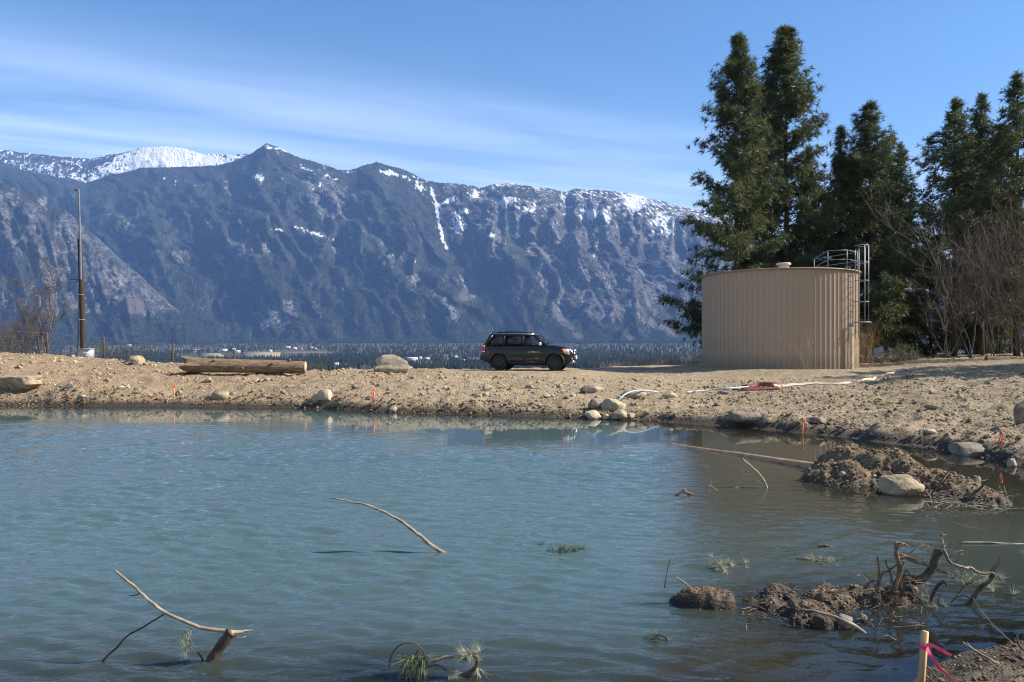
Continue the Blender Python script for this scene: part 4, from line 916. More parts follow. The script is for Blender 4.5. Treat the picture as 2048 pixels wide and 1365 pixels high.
for wx in WX:
    for sgn in (-1, 1):
        w_ = empty('wheel', (wx, sgn * .785, WR)); w_.parent = car
        for nme, dd_ in (('tyre', tyre_d), ('rim', rim_d)):
            o = bpy.data.objects.new(nme, dd_); COL.objects.link(o); o.parent = w_
        MB().tube([(0, sgn * .12, -.03), (0, sgn * .134, -.03)], .016, 8).build('hub_cap', M['chrome'], w_)
car.location = (CAR[0], CAR[1], CAR[2] - .01); car.scale = (1, 1, 1.04)

# ------------------------------------------------------------------ pole, box, fence
pb = P(167, 700, 38.2); pz = gz1(pb[0], pb[1]) - .4
pole = empty('utility_pole', (pb[0], pb[1], pz)); tag(pole, 'brown wooden utility pole extended by a thin grey metal mast', 'pole')
def rel(px, py, Y=38.2): return P(px, py, Y) - np.array((pb[0], pb[1], pz))
M['polewood'] = simple('dark_pole_wood', (.022, .014, .010), (.065, .042, .029), 4, .9, .01, mapping=(6, 6, .5))
M['greypipe'] = simple('grey_pipe', (.10, .11, .13), (.17, .18, .20), 4, .5, 0, metal=.2)
MB().tube([(0, 0, 0), rel(165, 640), rel(162, 560), rel(159.5, 478)], [.13, .125, .115, .105], 12, wob=.02).build('post', M['polewood'], pole, True, 50)
mast = MB().tube([rel(163, 560) + np.array((.05, -.14, 0)), rel(161.5, 480) + np.array((.03, -.10, 0)), rel(159, 430), rel(157.5, 384)], [.055, .055, .05, .045], 8).build('mast', M['greypipe'], pole, True, 50)
MB().tube([rel(157.5, 385), rel(157, 380), rel(153, 379.5), rel(150, 381)], [.05, .06, .06, .05], 8).build('mast_head', M['greypipe'], mast, True, 50)
MB().tube([rel(158.5, 700) + np.array((-.02, -.1, 0)), rel(158.5, 560)], .028, 6).build('conduit', M['greypipe'], pole)
MB().tube([rel(141, 559), rel(160, 559)], .02, 6).build('bracket', M['blackplastic'], pole)
for py in (590, 640): MB().tube([rel(165 - (700 - py) * .03, py) + np.array((.165 * math.cos(a), .165 * math.sin(a), 0)) for a in np.linspace(0, 6.28, 13)], .018, 5).build('strap', M['galv'], pole)
bb = P(172.5, 712, 36.2); bz = gz1(bb[0], bb[1]) - .08; bh = EYE - (699 - HZ) / FPX * 36.2 - bz
bx_ = empty('utility_box', (bb[0], bb[1], bz), .12); tag(bx_, 'low pale grey utility box at the foot of the pole', 'utility box')
M['greybox'] = simple('grey_enamel', (.30, .31, .32), (.38, .39, .40), 3, .5, 0)
MB().box((0, 0, bh / 2), (.58, .45, bh)).build('cabinet', M['greybox'], bx_); MB().box((0, 0, bh + .015), (.62, .50, .035)).build('lid', M['greybox'], bx_)
MB().box((.05, -.235, bh * .55), (.10, .02, .04)).build('latch', M['blackplastic'], bx_)
M['fencewood'] = simple('grey_fence_post', (.035, .026, .021), (.10, .078, .062), 6, .9, .006, mapping=(5, 5, .6))
M['wire'] = simple('fence_wire', (.20, .20, .20), (.32, .32, .31), 6, .5, 0, metal=.5)
FP = [(-130, 645, 690), (-20, 656, 697), (95, 664, 705), (208, 674, 717), (345, 687, 724), (470, 702, 740), (600, 716, 750)]
f0 = P(95, 700, 39.0); fence = empty('wire_fence', (f0[0], f0[1], 1.2)); tag(fence, 'wire mesh fence with dark wooden posts along the berm', 'fence')
tops, bots = [], []
for i, (px, t_, b_) in enumerate(FP):
    Y = 38.6; a, b = P(px, t_, Y), P(px, b_ + 26, Y); a, b = a - np.array(fence.location), b - np.array(fence.location)
    lean = np.array((random.uniform(-.06, .06), 0, 0)); MB().tube([b, (a + b) / 2, a + lean], [.065, .06, .055], 7, wob=.05).build('post', M['fencewood'], fence)
    tops.append(a + lean + np.array((0, -.07, -.06))); bots.append(P(px, b_ + 3, Y) - np.array(fence.location) + np.array((0, -.07, 0)))
for k in range(8):
    f = k / 7; line = [tp_ * (1 - f) + bt * f for tp_, bt in zip(tops, bots)]
    pts = []
    for a, b in zip(line[:-1], line[1:]): pts += [a + (b - a) * s_ - np.array((0, 0, .03 * math.sin(s_ * math.pi))) for s_ in (0, .25, .5, .75)]
    pts.append(line[-1]); MB().tube(pts, .0055, 3, cap=False).build('wire', M['wire'], fence)
vw = MB()
for a, b, c_, d_ in zip(tops[:-1], tops[1:], bots[:-1], bots[1:]):
    for s_ in np.linspace(.04, .96, 14): vw.tube([a + (b - a) * s_, c_ + (d_ - c_) * s_], .0035, 3, cap=False)
vw.build('stay_wire', M['wire'], fence)
# ------------------------------------------------------------------ rocks
def ico(sub):
    bm = bmesh.new(); bmesh.ops.create_icosphere(bm, subdivisions=sub, radius=1.0)
    V = np.array([v.co[:] for v in bm.verts]); F = np.array([[v.index for v in f.verts] for f in bm.faces]); bm.free(); return V, F
ICO = {k: ico(k) for k in (1, 2, 3, 4)}
def rock_shape(sub, seed, cuts=9, rough=.18, boxy=0):
    r = np.random.default_rng(seed); V, F = ICO[sub]; V = V.copy()
    if boxy: V = np.sign(V) * np.abs(V) ** (1 - boxy); V /= np.abs(V).max()
    for _ in range(cuts):
        n = r.normal(size=3); n /= np.linalg.norm(n); d = r.uniform(.55, .85); V = V - n * np.maximum(0, V @ n - d)[:, None] * .92
    V = V * (1 + rough * fbm(V[:, 0] * 1.7 + seed, V[:, 1] * 1.7, V[:, 2] * 1.7 + 9.1, 3, seed)[:, None])
    V = V / np.abs(V).max(0); return V, F
def rock(px, py, w, h_, m, label, seed, depth=.8, Y=None, sub=3, cuts=9, name='boulder', cat='rock', group=None, rz=None, sink=.22, rough=.16, tilt=0, boxy=0):
    b = GP(px, py) if Y is None else P(px, py, Y)
    s = b[1] / FPX; W, H = w * s, h_ * s
    V, F = rock_shape(sub, seed, cuts, rough, boxy)
    V = V * np.array((W / 2, W / 2 * depth, H / (2 - 2 * sink)))
    if tilt: V = V @ np.array(Matrix.Rotation(tilt, 3, 'Y')).T
    o = MB().add(V, F).build(name, m, None, True, 24)
    o.location = (b[0], b[1] + W / 2 * depth * .5, b[2] + H / (2 - 2 * sink) * (1 - 2 * sink)); o.rotation_euler = (0, 0, random.uniform(-.2, .2) if rz is None else rz)
    tag(o, label, cat, group); return o
rock(778, 747, 94, 37, M['stone'], 'large pale granite boulder with flat top left of the SUV', 301, .75, sub=4, cuts=12, rough=.22)
rock(36, 783, 82, 32, M['granite'], 'square blocky boulder with shadowed face at the left edge', 315, .8, sub=4, cuts=5, rz=-.12, boxy=.65, sink=.12)
rock(270, 729, 30, 17, M['granite'], 'rounded tan rock on the berm right of the grey box, larger of a pair', 303)
rock(258, 726, 22, 15, M['darkstone'], 'darker rock leaning behind the rounded tan berm rock', 304)
rock(243, 718, 13, 9, M['stone'], 'small pale rock on the berm crest left of the rounded pair', 305)
rock(302, 722, 14, 8, M['stone'], 'small pale rock on the berm crest right of the rounded pair', 306)
rock(438, 800, 36, 23, M['granite'], 'grey split boulder on the slope below the log', 307)
rock(648, 803, 36, 23, M['stone'], 'pale angular boulder with one bright face above the shore mud', 308, cuts=14)
rock(632, 804, 20, 14, M['granite'], 'smaller grey rock against the pale angular boulder', 309)
rock(974, 782, 22, 13, M['stone'], 'single pale stone on the slope below the SUV rear wheel', 310)
rock(1178, 786, 36, 16, M['darkstone'], 'dark rock half buried above the rock pile', 311)
rock(1196, 784, 26, 11, M['stone'], 'tan flat rock right of the half buried dark rock', 312)
rock(1192, 820, 32, 22, M['darkstone'], 'dark brown rock at the top left of the shore rock pile', 313)
rock(1228, 824, 50, 26, M['stone'], 'big tan rock on top of the shore rock pile below the arched hose', 314)
rock(1187, 838, 36, 18, M['stone'], 'pale flat rock at the lower left of the shore rock pile', 316)
rock(1240, 838, 40, 19, M['granite'], 'grey tan rock at the lower right of the shore rock pile', 317)
rock(1212, 839, 15, 11, M['stone'], 'small pale wedge stone at the foot of the shore rock pile', 318)
rock(1262, 837, 18, 11, M['stone'], 'small tan stone right of the shore rock pile', 319)
rock(1270, 798, 52, 17, M['granite'], 'smooth domed boulder under the arched hose', 320, cuts=4, rough=.1)
rock(1340, 796, 34, 11, M['stone'], 'low tan rock between the arched hose and the grey pipe', 321)
rock(786, 824, 18, 12, M['stone'], 'whitish stone at the waterline right of the second stake', 322)
rock(1510, 843, 104, 19, M['darkstone'], 'long dark flat slab lying along the right shore', 323, .35, cuts=4, rough=.08, boxy=.6, sink=.1)
rock(1640, 846, 38, 12, M['darkstone'], 'grey flat rock right of the third stake', 324)
rock(1942, 911, 74, 24, M['darkstone'], 'large blocky rock at the waterline left of the leaning stake', 325, .7, cuts=6, boxy=.5)
rock(2048, 846, 30, 46, M['darkstone'], 'upright boulder cut by the right edge', 326)
rock(2027, 934, 20, 20, M['stone'], 'white wedge stone at the shore near the right edge', 327, cuts=14)
rock(1862, 868, 28, 9, M['stone'], 'low tan rock on the right shore above the dark mud ridge', 328)
rock(1865, 820, 26, 10, M['darkstone'], 'dark lump of rock on the right bank', 329)
rock(160, 712, 10, 6, M['stone'], 'tiny pale stone left of the grey box', 330)
rock(137, 778, 16, 11, M['darkstone'], 'reddish dark stone on the slope right of the blocky boulder', 331)
rock(242, 781, 18, 9, M['stone'], 'pale stone halfway down the left slope', 332)
rock(164, 797, 20, 8, M['stone'], 'pale flat stone near the water below the left slope', 333)
rock(358, 789, 16, 9, M['stone'], 'pale stone right of the first stake', 334)
rock(415, 765, 16, 12, M['granite'], 'upright stone on the slope below the log root end', 335)
rock(510, 767, 14, 12, M['stone'], 'pale stone on the slope below the middle of the log', 336)
rock(1060, 778, 22, 8, M['darkstone'], 'dark clod like stone below the SUV', 337)
rock(1118, 776, 16, 8, M['stone'], 'tan stone on the slope below the SUV front wheel', 338)
rock(1093, 796, 18, 8, M['stone'], 'pale flat stone in the slope left of the rock pile', 339)
rock(710, 778, 16, 9, M['darkstone'], 'dark stone on the slope below the large granite boulder', 340)
rock(1450, 790, 24, 8, M['darkstone'], 'dark stone beneath the grey pipe', 341)

# alike small stones, each one a thing of its own
VAR = []
for k in range(7):
    V, F = rock_shape(2, 400 + k, 8, .2); me = MB().add(V, F).data('small_stone', True); me.set_sharp_from_angle(angle=rad(26)); me.materials.append(M['stone']); VAR.append(me)
def small_stone(x, y, s, m_i):
    o = bpy.data.objects.new('small_stone', VAR[m_i]); COL.objects.link(o)
    o.scale = (s, s * rng.uniform(.7, 1), s * rng.uniform(.45, .75)); o.location = (x, y, gz1(x, y) + s * .12); o.rotation_euler = (rng.uniform(-.3, .3), rng.uniform(-.3, .3), rng.uniform(0, 6.28))
    return o
cnt = 0
while cnt < 110:
    px = rng.uniform(-20, 2060); u = (px - 1024) / FPX; ds = np.interp(px, _S[:, 0], _S[:, 1]); y = ds + .6 + rng.uniform(0, 1) ** 1.3 * (8 if px < 1000 else (5 if px < 1350 else 12)); x = u * y
    if math.hypot(x - CAR[0], y - CAR[1]) < 3 or math.hypot(x - TANK[0], y - TANK[1]) < 4.5: continue
    tag(small_stone(x, y, y / FPX * rng.uniform(3.5, 7.5), int(rng.integers(0, 7))), 'small pale stone lying loose on the dirt bank', 'stone', 'small stones scattered over the bank'); cnt += 1

# clods, gravel and straw nobody could count
def scatter(name, n, m, label, size, sampler, sub=1, sink=.2, squash=.65, parent=None, off=(0, 0, 0)):
    X, Y, Z, S = sampler(n, size); k = len(X)
    V0, F0 = ICO[sub]; var = []
    for i in range(12):
        v, _ = rock_shape(sub, 900 + i, 5, .35); var.append(v)
    var = np.array(var)[rng.integers(0, 12, k)]
    a = rng.uniform(0, 6.28, k); c_, s_ = np.cos(a), np.sin(a)
    V = var * (S[:, None] * np.stack([np.ones(k), rng.uniform(.6, 1, k), rng.uniform(squash - .2, squash + .2, k)], -1))[:, None]
    tl = rng.normal(size=k) * .5; ct, st = np.cos(tl), np.sin(tl)
    V = np.stack([V[..., 0] * ct[:, None] - V[..., 2] * st[:, None], V[..., 1], V[..., 0] * st[:, None] + V[..., 2] * ct[:, None]], -1)
    V = np.stack([V[..., 0] * c_[:, None] - V[..., 1] * s_[:, None], V[..., 0] * s_[:, None] + V[..., 1] * c_[:, None], V[..., 2]], -1)
    V = V + np.stack([X, Y, Z + S * squash * (.5 - sink)], -1)[:, None] - np.array(off)
    o = MB().add(V.reshape(-1, 3), (F0[None] + (np.arange(k) * len(V0))[:, None, None]).reshape(-1, 3)).build(name, m, parent); o['kind'] = 'stuff'
    if label and not parent: o['label'] = label
    return o
def bank_sampler(p0, p1, reach, near=.15, pw=1.2, clump=None):
    def f(n, size):
        px = rng.uniform(p0, p1, n * 3); ds = np.interp(px, _S[:, 0], _S[:, 1]); rch = np.interp(px, [0, 900, 1100, 1350, 1700, 2100], reach)
        y = ds + near + rng.uniform(0, 1, n * 3) ** pw * rch; x = (px - 1024) / FPX * y
        ok = (np.hypot(x - CAR[0], y - CAR[1]) > 2.6) & (np.hypot(x - TANK[0], y - TANK[1]) > 4.4)
        if clump: ok &= fbm(x * clump[0], y * clump[0], 0, 3, 131) + rng.normal(size=len(x)) * .15 > clump[1]
        x, y = x[ok][:n], y[ok][:n]; S = size[0] * (1 / rng.uniform((size[0] / size[1]) ** 1.8, 1, len(x))) ** (1 / 1.8)
        return x, y, gz(x, y), S * (.45 + y / 45)
    return f
scatter('dirt_clods', 4300, M['clod'], 'loose tan dirt clods strewn over the bank', (.020, .12), bank_sampler(-60, 2100, [9, 9, 7, 9, 14, 16], .5, 1.1))
scatter('gravel', 1900, M['stone'], 'pale gravel strewn over the bank', (.018, .07), bank_sampler(-60, 2100, [9, 9, 7, 8, 14, 16], .1, 1.2))
scatter('damp_clods', 2600, M['clod_dark'], 'dark damp clods along the water edge', (.020, .085), bank_sampler(-60, 2100, [.9, .9, .8, .9, 1.6, 2.2], -.05, 1.0))
scatter('dark_crumbs', 1500, M['clod_dark'], 'dark turned soil crumbs on the right bank', (.022, .10), bank_sampler(1380, 2100, [9, 9, 6, 8, 13, 15], .5, 1.0, (.6, .12)))
def straws(name, n, p0, p1, reach, label, lmin, lmax):
    px = rng.uniform(p0, p1, n); ds = np.interp(px, _S[:, 0], _S[:, 1]); y = ds + .5 + rng.uniform(0, 1, n) * np.interp(px, [0, 900, 1100, 1350, 1700, 2100], reach); x = (px - 1024) / FPX * y
    ok = (np.hypot(x - TANK[0], y - TANK[1]) > 4.4) & (np.hypot(x - CAR[0], y - CAR[1]) > 2.2) & (fbm(x * .7, y * .7, 0, 3, 151) > -.15); x, y = x[ok], y[ok]; n = len(x); z = gz(x, y)
    a = rng.uniform(0, 6.28, n); e = rng.uniform(0, .7, n) ** 2; L = rng.uniform(lmin, lmax, n); d = np.stack([np.cos(a) * np.cos(e), np.sin(a) * np.cos(e), np.sin(e)], -1); s = np.stack([-np.sin(a), np.cos(a), a * 0], -1) * rng.uniform(.004, .012, n)[:, None]
    b = np.stack([x, y, z + .012], -1); V = np.stack([b - s, b + s, b + d * L[:, None]], 1)
    tag(MB().add(V.reshape(-1, 3), np.arange(n * 3).reshape(-1, 3)).build(name, M['straw']), label, kind='stuff')
M['chip'] = simple('white_chips', (.42, .36, .27), (.68, .61, .48), 4, .9, 0)
scatter('stone_chips', 1300, M['chip'], 'white stone chips strewn over the bank', (.014, .05), bank_sampler(-60, 2100, [9, 9, 7, 8, 14, 16], .1, 1.1))
straws('straw_litter', 16000, 1250, 2100, [6, 8, 12, 14, 16, 18], 'dead straw and twigs littering the right bank', .08, .40)

# ------------------------------------------------------------------ logs
def log_obj(name, a, b, r0, r1, m, label, seed, cut=None, n=26, k=16, rag=0.0, cat='log'):
    r = np.random.default_rng(seed); a, b = np.asarray(a, float), np.asarray(b, float); d = (b - a) / np.linalg.norm(b - a); L = np.linalg.norm(b - a)
    up = np.array((0, 0, 1.0)); s = np.cross(d, up); s /= np.linalg.norm(s); u_ = np.cross(s, d); f = np.linspace(0, 1, n); an = np.arange(k) / k * 6.283
    R = (r0 + (r1 - r0) * f)[:, None] * (1 + .07 * fbm(f[:, None] * 5 + seed, an[None] * 1.2, 0, 3, seed) * 2 + .09 * ridged(f[:, None] * .8, an[None] * 2.4, 2, seed))
    R = R * (1 + rag * np.exp(-f[:, None] * 14) * (.7 + r.normal(size=(1, k)) * .35)); off = f * L
    O = np.broadcast_to(off[:, None], R.shape).copy(); O[0] += r.uniform(-.4, .15, k) * rag * 1.5
    base = (a + b) / 2; V = a[None, None] + d * O[..., None] + (s * np.cos(an)[:, None] + u_ * np.sin(an)[:, None])[None] * R[..., None] - base
    t_ = empty(name, base); tag(t_, label, cat)
    F = [(i * k + j, (i + 1) * k + j, (i + 1) * k + (j + 1) % k, i * k + (j + 1) % k) for i in range(n - 1) for j in range(k)] + [tuple(range(k))]
    MB().add(V.reshape(-1, 3), F).build('stem', m, t_, True, 50)
    cp = np.concatenate((V[-1], V[-1] + d * .012)); MB().add(cp, [tuple(range(k, 2 * k))] + [(j, (j + 1) % k, (j + 1) % k + k, j + k) for j in range(k)]).build('cut_end', cut or m, t_)
    return t_
la_, lb_ = P(378, 731, 31.6), P(611, 735, 32.0)
bl = log_obj('bank_log', la_, lb_, .29, .245, M['logwood'], 'thick stripped brown log lying on the left berm', 3, M['cutwood'], rag=.55)
kn = MB()
for f, a in ((.22, .9), (.47, -.3), (.72, .5), (.86, 1.2)):
    c0 = (lb_ - la_) * (f - .5); kn.tube([c0 + np.array((0, -.22 * math.cos(a), .22 * math.sin(a))), c0 + np.array((.08, -.36 * math.cos(a), .36 * math.sin(a)))], [.07, .035], 7)
kn.build('knots', M['logwood'], bl)
rt = MB()
for i in range(6): 
    a = i * 1.05; c0 = (la_ - lb_) * .5; rt.tube([c0 + np.array((.12, .16 * math.cos(a), .16 * math.sin(a))), c0 + np.array((-.10 - .09 * (i % 3), .27 * math.cos(a), .24 * math.sin(a)))], [.10, .035], 7, wob=.15)
rt.build('root_flare', M['logwood'], bl)
log_obj('shaded_log', P(1972, 722, 41), P(2110, 724, 40.2), .26, .24, M['logwood'], 'brown log lying in the shade below the right-hand thicket', 5)
wl0, wl1 = WP(1285, 877), WP(1645, 941); wl0[2], wl1[2] = -.085, .035
fl = log_obj('sunken_log', wl0, wl1, .055, .085, simple('wet_orange_log', (.20, .105, .055), (.42, .27, .165), 5, .7, .01, mapping=(1, 1, 4)), 'long thin orange brown log lying awash beside the mud island', 6, n=30, k=10)

# ------------------------------------------------------------------ stakes and flagging
M['pink'] = simple('hot_pink_ribbon', (.82, .055, .13), (.92, .11, .22), 9, .45, 0)
M['redflag'] = simple('red_ribbon', (.62, .035, .030), (.78, .08, .06), 9, .5, 0)
def ribbon(pts, w, wd=(0, 0, 1), th=.0012, n=16, twist=0.0):
    p = spline(pts, n); wd = np.array(wd, float); T = np.gradient(p, axis=0); T /= np.linalg.norm(T, axis=1, keepdims=True); B = np.cross(T, wd); B /= np.linalg.norm(B, axis=1, keepdims=True) + 1e-9; W = np.cross(B, T)
    tw = np.linspace(0, twist, n)[:, None]; W2 = W * np.cos(tw) + B * np.sin(tw); N = np.cross(W2, T)
    V = np.stack([p - W2 * w / 2 - N * th, p + W2 * w / 2 - N * th, p + W2 * w / 2 + N * th, p - W2 * w / 2 + N * th], 1)
    return V.reshape(-1, 3), [(i * 4 + j, i * 4 + (j + 1) % 4, (i + 1) * 4 + (j + 1) % 4, (i + 1) * 4 + j) for i in range(n - 1) for j in range(4)] + [(3, 2, 1, 0), tuple((n - 1) * 4 + j for j in range(4))]
def far_stake(px, top, base, dx, label, tails):
    b = GP(px, base); s = b[1] / FPX; H = (base - top) * s
    st_ = empty('survey_stake', tuple(b)); tag(st_, label, 'stake', 'flagged survey stakes round the pond')
    MB().tube([(0, 0, -.15), (dx * s, 0, H)], .020, 4).build('lath', M['lathe'], st_)
    mb = MB()
    mb.tube([(dx * s * .86, 0, H * .80), (dx * s, 0, H * 1.0)], .022, 6)
    for q in tails: mb.add(*ribbon([np.array((dx * s * f + o * s, -.03, H * f - dz * s)) for f, o, dz in q], .03, (0, 1, 0), .005, 8))
    mb.build('flagging', M['redflag'], st_); return st_
far_stake(348, 770, 803, 1, 'thin orange flagged stake below the left end of the log', [[(.95, -2, 0), (.75, -3, 0), (.55, -1, 0)]])
far_stake(750, 777, 809, -2, 'red flagged stake beside the dark mud notch below the granite boulder', [[(1, -2, 0), (.6, -6, 0), (.25, -3, 0)], [(.9, 0, 0), (.5, -4, 0), (.1, -6, 0)], [(.8, -1, 0), (.4, -2, 0), (0, -4, 0)]])
far_stake(1604, 838, 868, 2, 'red flagged stake at the waterline right of the long dark slab', [[(1, 2, 0), (.6, 4, 0), (.1, 2, 0)], [(.9, 0, 0), (.5, 3, 0), (.2, 5, 0)]])
far_stake(1995, 862, 895, 8, 'leaning red flagged stake near the right edge', [[(.9, 0, 0), (.5, 3, 0), (.15, 1, 0)], [(.4, 0, 0), (.2, -8, 0), (.25, -14, 0)]])
SY = 4.75; sb = P(1838, 1420, SY); gzs = gz1(sb[0], sb[1]) - .1
ns = empty('survey_stake', (sb[0], sb[1], gzs)); tag(ns, 'wooden stake with bright pink ribbon in the foreground', 'stake', 'flagged survey stakes round the pond')
tpt = P(1850, 1263, SY) - np.array(ns.location); ax = Vector(tpt).normalized(); Rm = ax.to_track_quat('Z', 'Y').to_matrix().to_4x4() @ Matrix.Rotation(rad(32), 4, 'Z')
Ls = float(np.linalg.norm(tpt)); sk = MB().box((0, 0, 0), (.036, .028, Ls), Rm); sk.V = [v + tpt / 2 for v in sk.V]; sk.build('lath', M['lathe'], ns)
def NSP(px, py, dY=0.0): return P(px, py, SY + dY) - np.array(ns.location)
bd = MB().box((0, 0, 0), (.041, .033, .034), Rm); bd.V = [v + NSP(1848.2, 1292) for v in bd.V]; bd.build('ribbon_band', M['pink'], ns)
v_, f_ = ribbon([NSP(1853, 1290, -.02), NSP(1868, 1293, -.05), NSP(1886, 1303, -.06), NSP(1902, 1312, -.02)], .020, (0, .5, 1), .0012, 18, 1.0); MB().add(v_, f_).build('ribbon_tail', M['pink'], ns, True, 50)
v_, f_ = ribbon([NSP(1854, 1297, -.02), NSP(1864, 1315, -.05), NSP(1879, 1336, -.04), NSP(1897, 1352, -.06), NSP(1916, 1385, -.03)], .022, (1, .5, .4), .0012, 24, 2.4); MB().add(v_, f_).build('ribbon_tail', M['pink'], ns, True, 50)

# ------------------------------------------------------------------ hoses
M['hosegrey'] = simple('pale_grey_hose', (.30, .34, .37), (.44, .48, .50), 4, .5, 0)
M['hosetan'] = simple('dusty_layflat_hose', (.36, .26, .19), (.50, .38, .29), 2, .7, 0)
M['hosered'] = simple('red_layflat_hose', (.15, .035, .028), (.27, .065, .05), 4, .7, 0)
def hose(name, pts, r, m, label, flat=1.0, n=40):
    p = spline(pts, n); base = p.mean(0); mb = MB().tube(p - base, r, 8)
    o = mb.build(name, m, None, True, 60); o.location = base; tag(o, label, 'hose'); return o
g_ = lambda px, py, dz=.04: GP(px, py) + np.array((0, 0, dz))
a0 = GP(1233, 806); Yh = a0[1] - .1
hose('arched_hose', [P(1229, 812, Yh), P(1240, 798, Yh), P(1254, 787, Yh + .3), P(1275, 781.5, Yh + .7), P(1296, 782, Yh + 1.2), P(1316, 785, Yh + 1.6)], .028, M['hosegrey'], 'pale grey hose arching over the domed boulder')
q_ = [g_(1374, 788, .05), g_(1420, 785, .07), g_(1460, 782, .09), g_(1498, 778, .07)]
hose('grey_pipe', q_, .030, M['hosegrey'], 'straight pale grey pipe on the bank leading to the red coupling')
rh = empty('red_hose', tuple(GP(1520, 777))); tag(rh, 'collapsed dark red hose section with metal coupling', 'hose')
o0 = np.array(rh.location)
v_, f_ = ribbon([g_(1496, 778, .08) - o0, g_(1520, 775, .10) - o0, g_(1545, 774, .08) - o0, g_(1566, 773, .05) - o0], .15, (.2, .5, 1), .03, 14); MB().add(v_, f_).build('layflat', M['hosered'], rh, True, 50)
MB().tube([g_(1484, 779, .09) - o0, g_(1502, 777.5, .09) - o0], .075, 8).build('coupling', M['darkwood'], rh)
v_, f_ = ribbon([g_(1480, 783, .05) - o0, g_(1530, 782, .05) - o0, g_(1560, 780, .05) - o0], .07, (.1, .4, 1), .02, 12); MB().add(v_, f_).build('fold', M['hosered'], rh)
hp = spline([g_(1548, 774.5, .05), g_(1590, 772, .04), g_(1640, 770.5, .04), g_(1690, 769, .04), g_(1735, 761, .04), g_(1775, 749, .04), g_(1810, 740, .04), g_(1842, 736, .04)], 50)
for i in range(50): hp[i, 2] = gz1(hp[i, 0], hp[i, 1]) + .045
bs = hp.mean(0); v_, f_ = ribbon(hp - bs, .10, (0, .75, .65), .02, 60); o = MB().add(v_, f_).build('layflat_hose', M['hosetan'], None, True, 50); o.location = bs; tag(o, 'long dusty pinkish hose running from the red coupling to the shade', 'hose')

# ------------------------------------------------------------------ mud islands
def island(name, pts, m, label, seed, cl, n=90, flat=.2):
    # pts: list of (x, y, radius, height) lumps
    P_ = np.array(pts); x0, x1 = (P_[:, 0] - P_[:, 2] * 1.6).min(), (P_[:, 0] + P_[:, 2] * 1.6).max(); y0, y1 = (P_[:, 1] - P_[:, 2] * 1.5).min(), (P_[:, 1] + P_[:, 2] * 1.5).max()
    gx, gy = np.meshgrid(np.linspace(x0, x1, n), np.linspace(y0, y1, n), indexing='ij')
    def hgt(x, y):
        z = np.full(x.shape, -.22)
        for cx, cy, r, h_ in pts: z = np.maximum(z, -.22 + (h_ + .22) * (1 - sm(flat, 1.22, np.hypot(x - cx, (y - cy) * 1.15) / r)))
        k = sm(-.2, .05, z); return z + k * cl * (.6 * fbm(x * 3.2, y * 3.2, 0, 3, seed) + .55 * np.abs(fbm(x * 8, y * 8, 0, 3, seed + 5)) + .3 * fbm(x * 22, y * 22, 0, 2, seed + 9))
    base = np.array((P_[:, 0].mean(), P_[:, 1].mean(), 0)); gzz = hgt(gx, gy)
    isl = empty(name, base); tag(isl, label, 'mud mound')
    MB().add(np.stack([gx, gy, gzz], -1) - base, grid_faces(n, n)[:, ::-1].copy()).build('mud', M['mud'], isl, True)
    def smp(nn, size):
        x, y = rng.uniform(x0, x1, nn * 6), rng.uniform(y0, y1, nn * 6); z = hgt(x, y); ok = z > -.01; x, y, z = x[ok][:nn], y[ok][:nn], z[ok][:nn]
        return x, y, z, size[0] * (1 / rng.uniform((size[0] / size[1]) ** 1.7, 1, len(x))) ** (1 / 1.7)
    return isl, base, hgt, smp
W_ = lambda px, py: WP(px, py)[:2]
i1, b1, h1, s1 = island('mud_island', [(*(W_(1690, 962)), .85, .28), (*(W_(1700, 945)), .8, .42), (*(W_(1770, 958)), .95, .44), (*(W_(1850, 975)), .8, .30), (*(W_(1920, 985)), .65, .20), (*(W_(1975, 1005)), .5, .10), (*(W_(1640, 962)), .45, .16)], M['mud'], 'large brown mud mound rising from the water by the right shore', 501, .15, 120)
scatter('clods', 700, M['clod'], None, (.010, .040), s1, parent=i1, off=b1); scatter('dark_clods', 1100, M['clod_dark'], None, (.012, .06), s1, parent=i1, off=b1)
i2, b2, h2, s2 = island('mud_bar', [(*(W_(1545, 1216)), .22, .06), (*(W_(1620, 1228)), .36, .08), (*(W_(1560, 1196)), .30, .06), (*(W_(1660, 1206)), .42, .09), (*(W_(1730, 1202)), .32, .09), (*(W_(1650, 1250)), .18, .05), (*(W_(1600, 1245)), .14, .04), (*(W_(1785, 1203)), .28, .10), (*(W_(1500, 1202)), .14, .03)], M['mud'], 'low dark mud bar in the foreground water left of the root tangle', 511, .075, 115, .3)
scatter('clods', 350, M['clod'], None, (.004, .014), s2, parent=i2, off=b2); scatter('dark_clods', 900, M['clod_dark'], None, (.005, .022), s2, parent=i2, off=b2)
i3, b3, h3, s3 = island('mud_slab', [(*(W_(1355, 1205)), .10, .05), (*(W_(1378, 1207)), .15, .10), (*(W_(1402, 1209)), .17, .12), (*(W_(1425, 1210)), .17, .125), (*(W_(1446, 1211)), .14, .11)], M['mud'], 'small dark undercut mud slab left of the mud bar', 521, .05, 64, .6)
scatter('dark_clods', 300, M['clod_dark'], None, (.004, .015), s3, parent=i3, off=b3)
def fs(n, size):
    x = rng.uniform(2.4, 5.5, n * 4); y = rng.uniform(4.6, 6.4, n * 4); z = gz(x, y); ok = z > .0; x, y, z = x[ok][:n], y[ok][:n], z[ok][:n]
    return x, y, z, size[0] * (1 / rng.uniform((size[0] / size[1]) ** 1.7, 1, len(x))) ** (1 / 1.7)
scatter('shore_clods', 1500, M['clod_dark'], 'dark damp crumbs on the foreground shore', (.006, .028), fs); scatter('shore_grit', 600, M['clod'], 'tan crumbs and grit on the foreground shore', (.004, .018), fs)
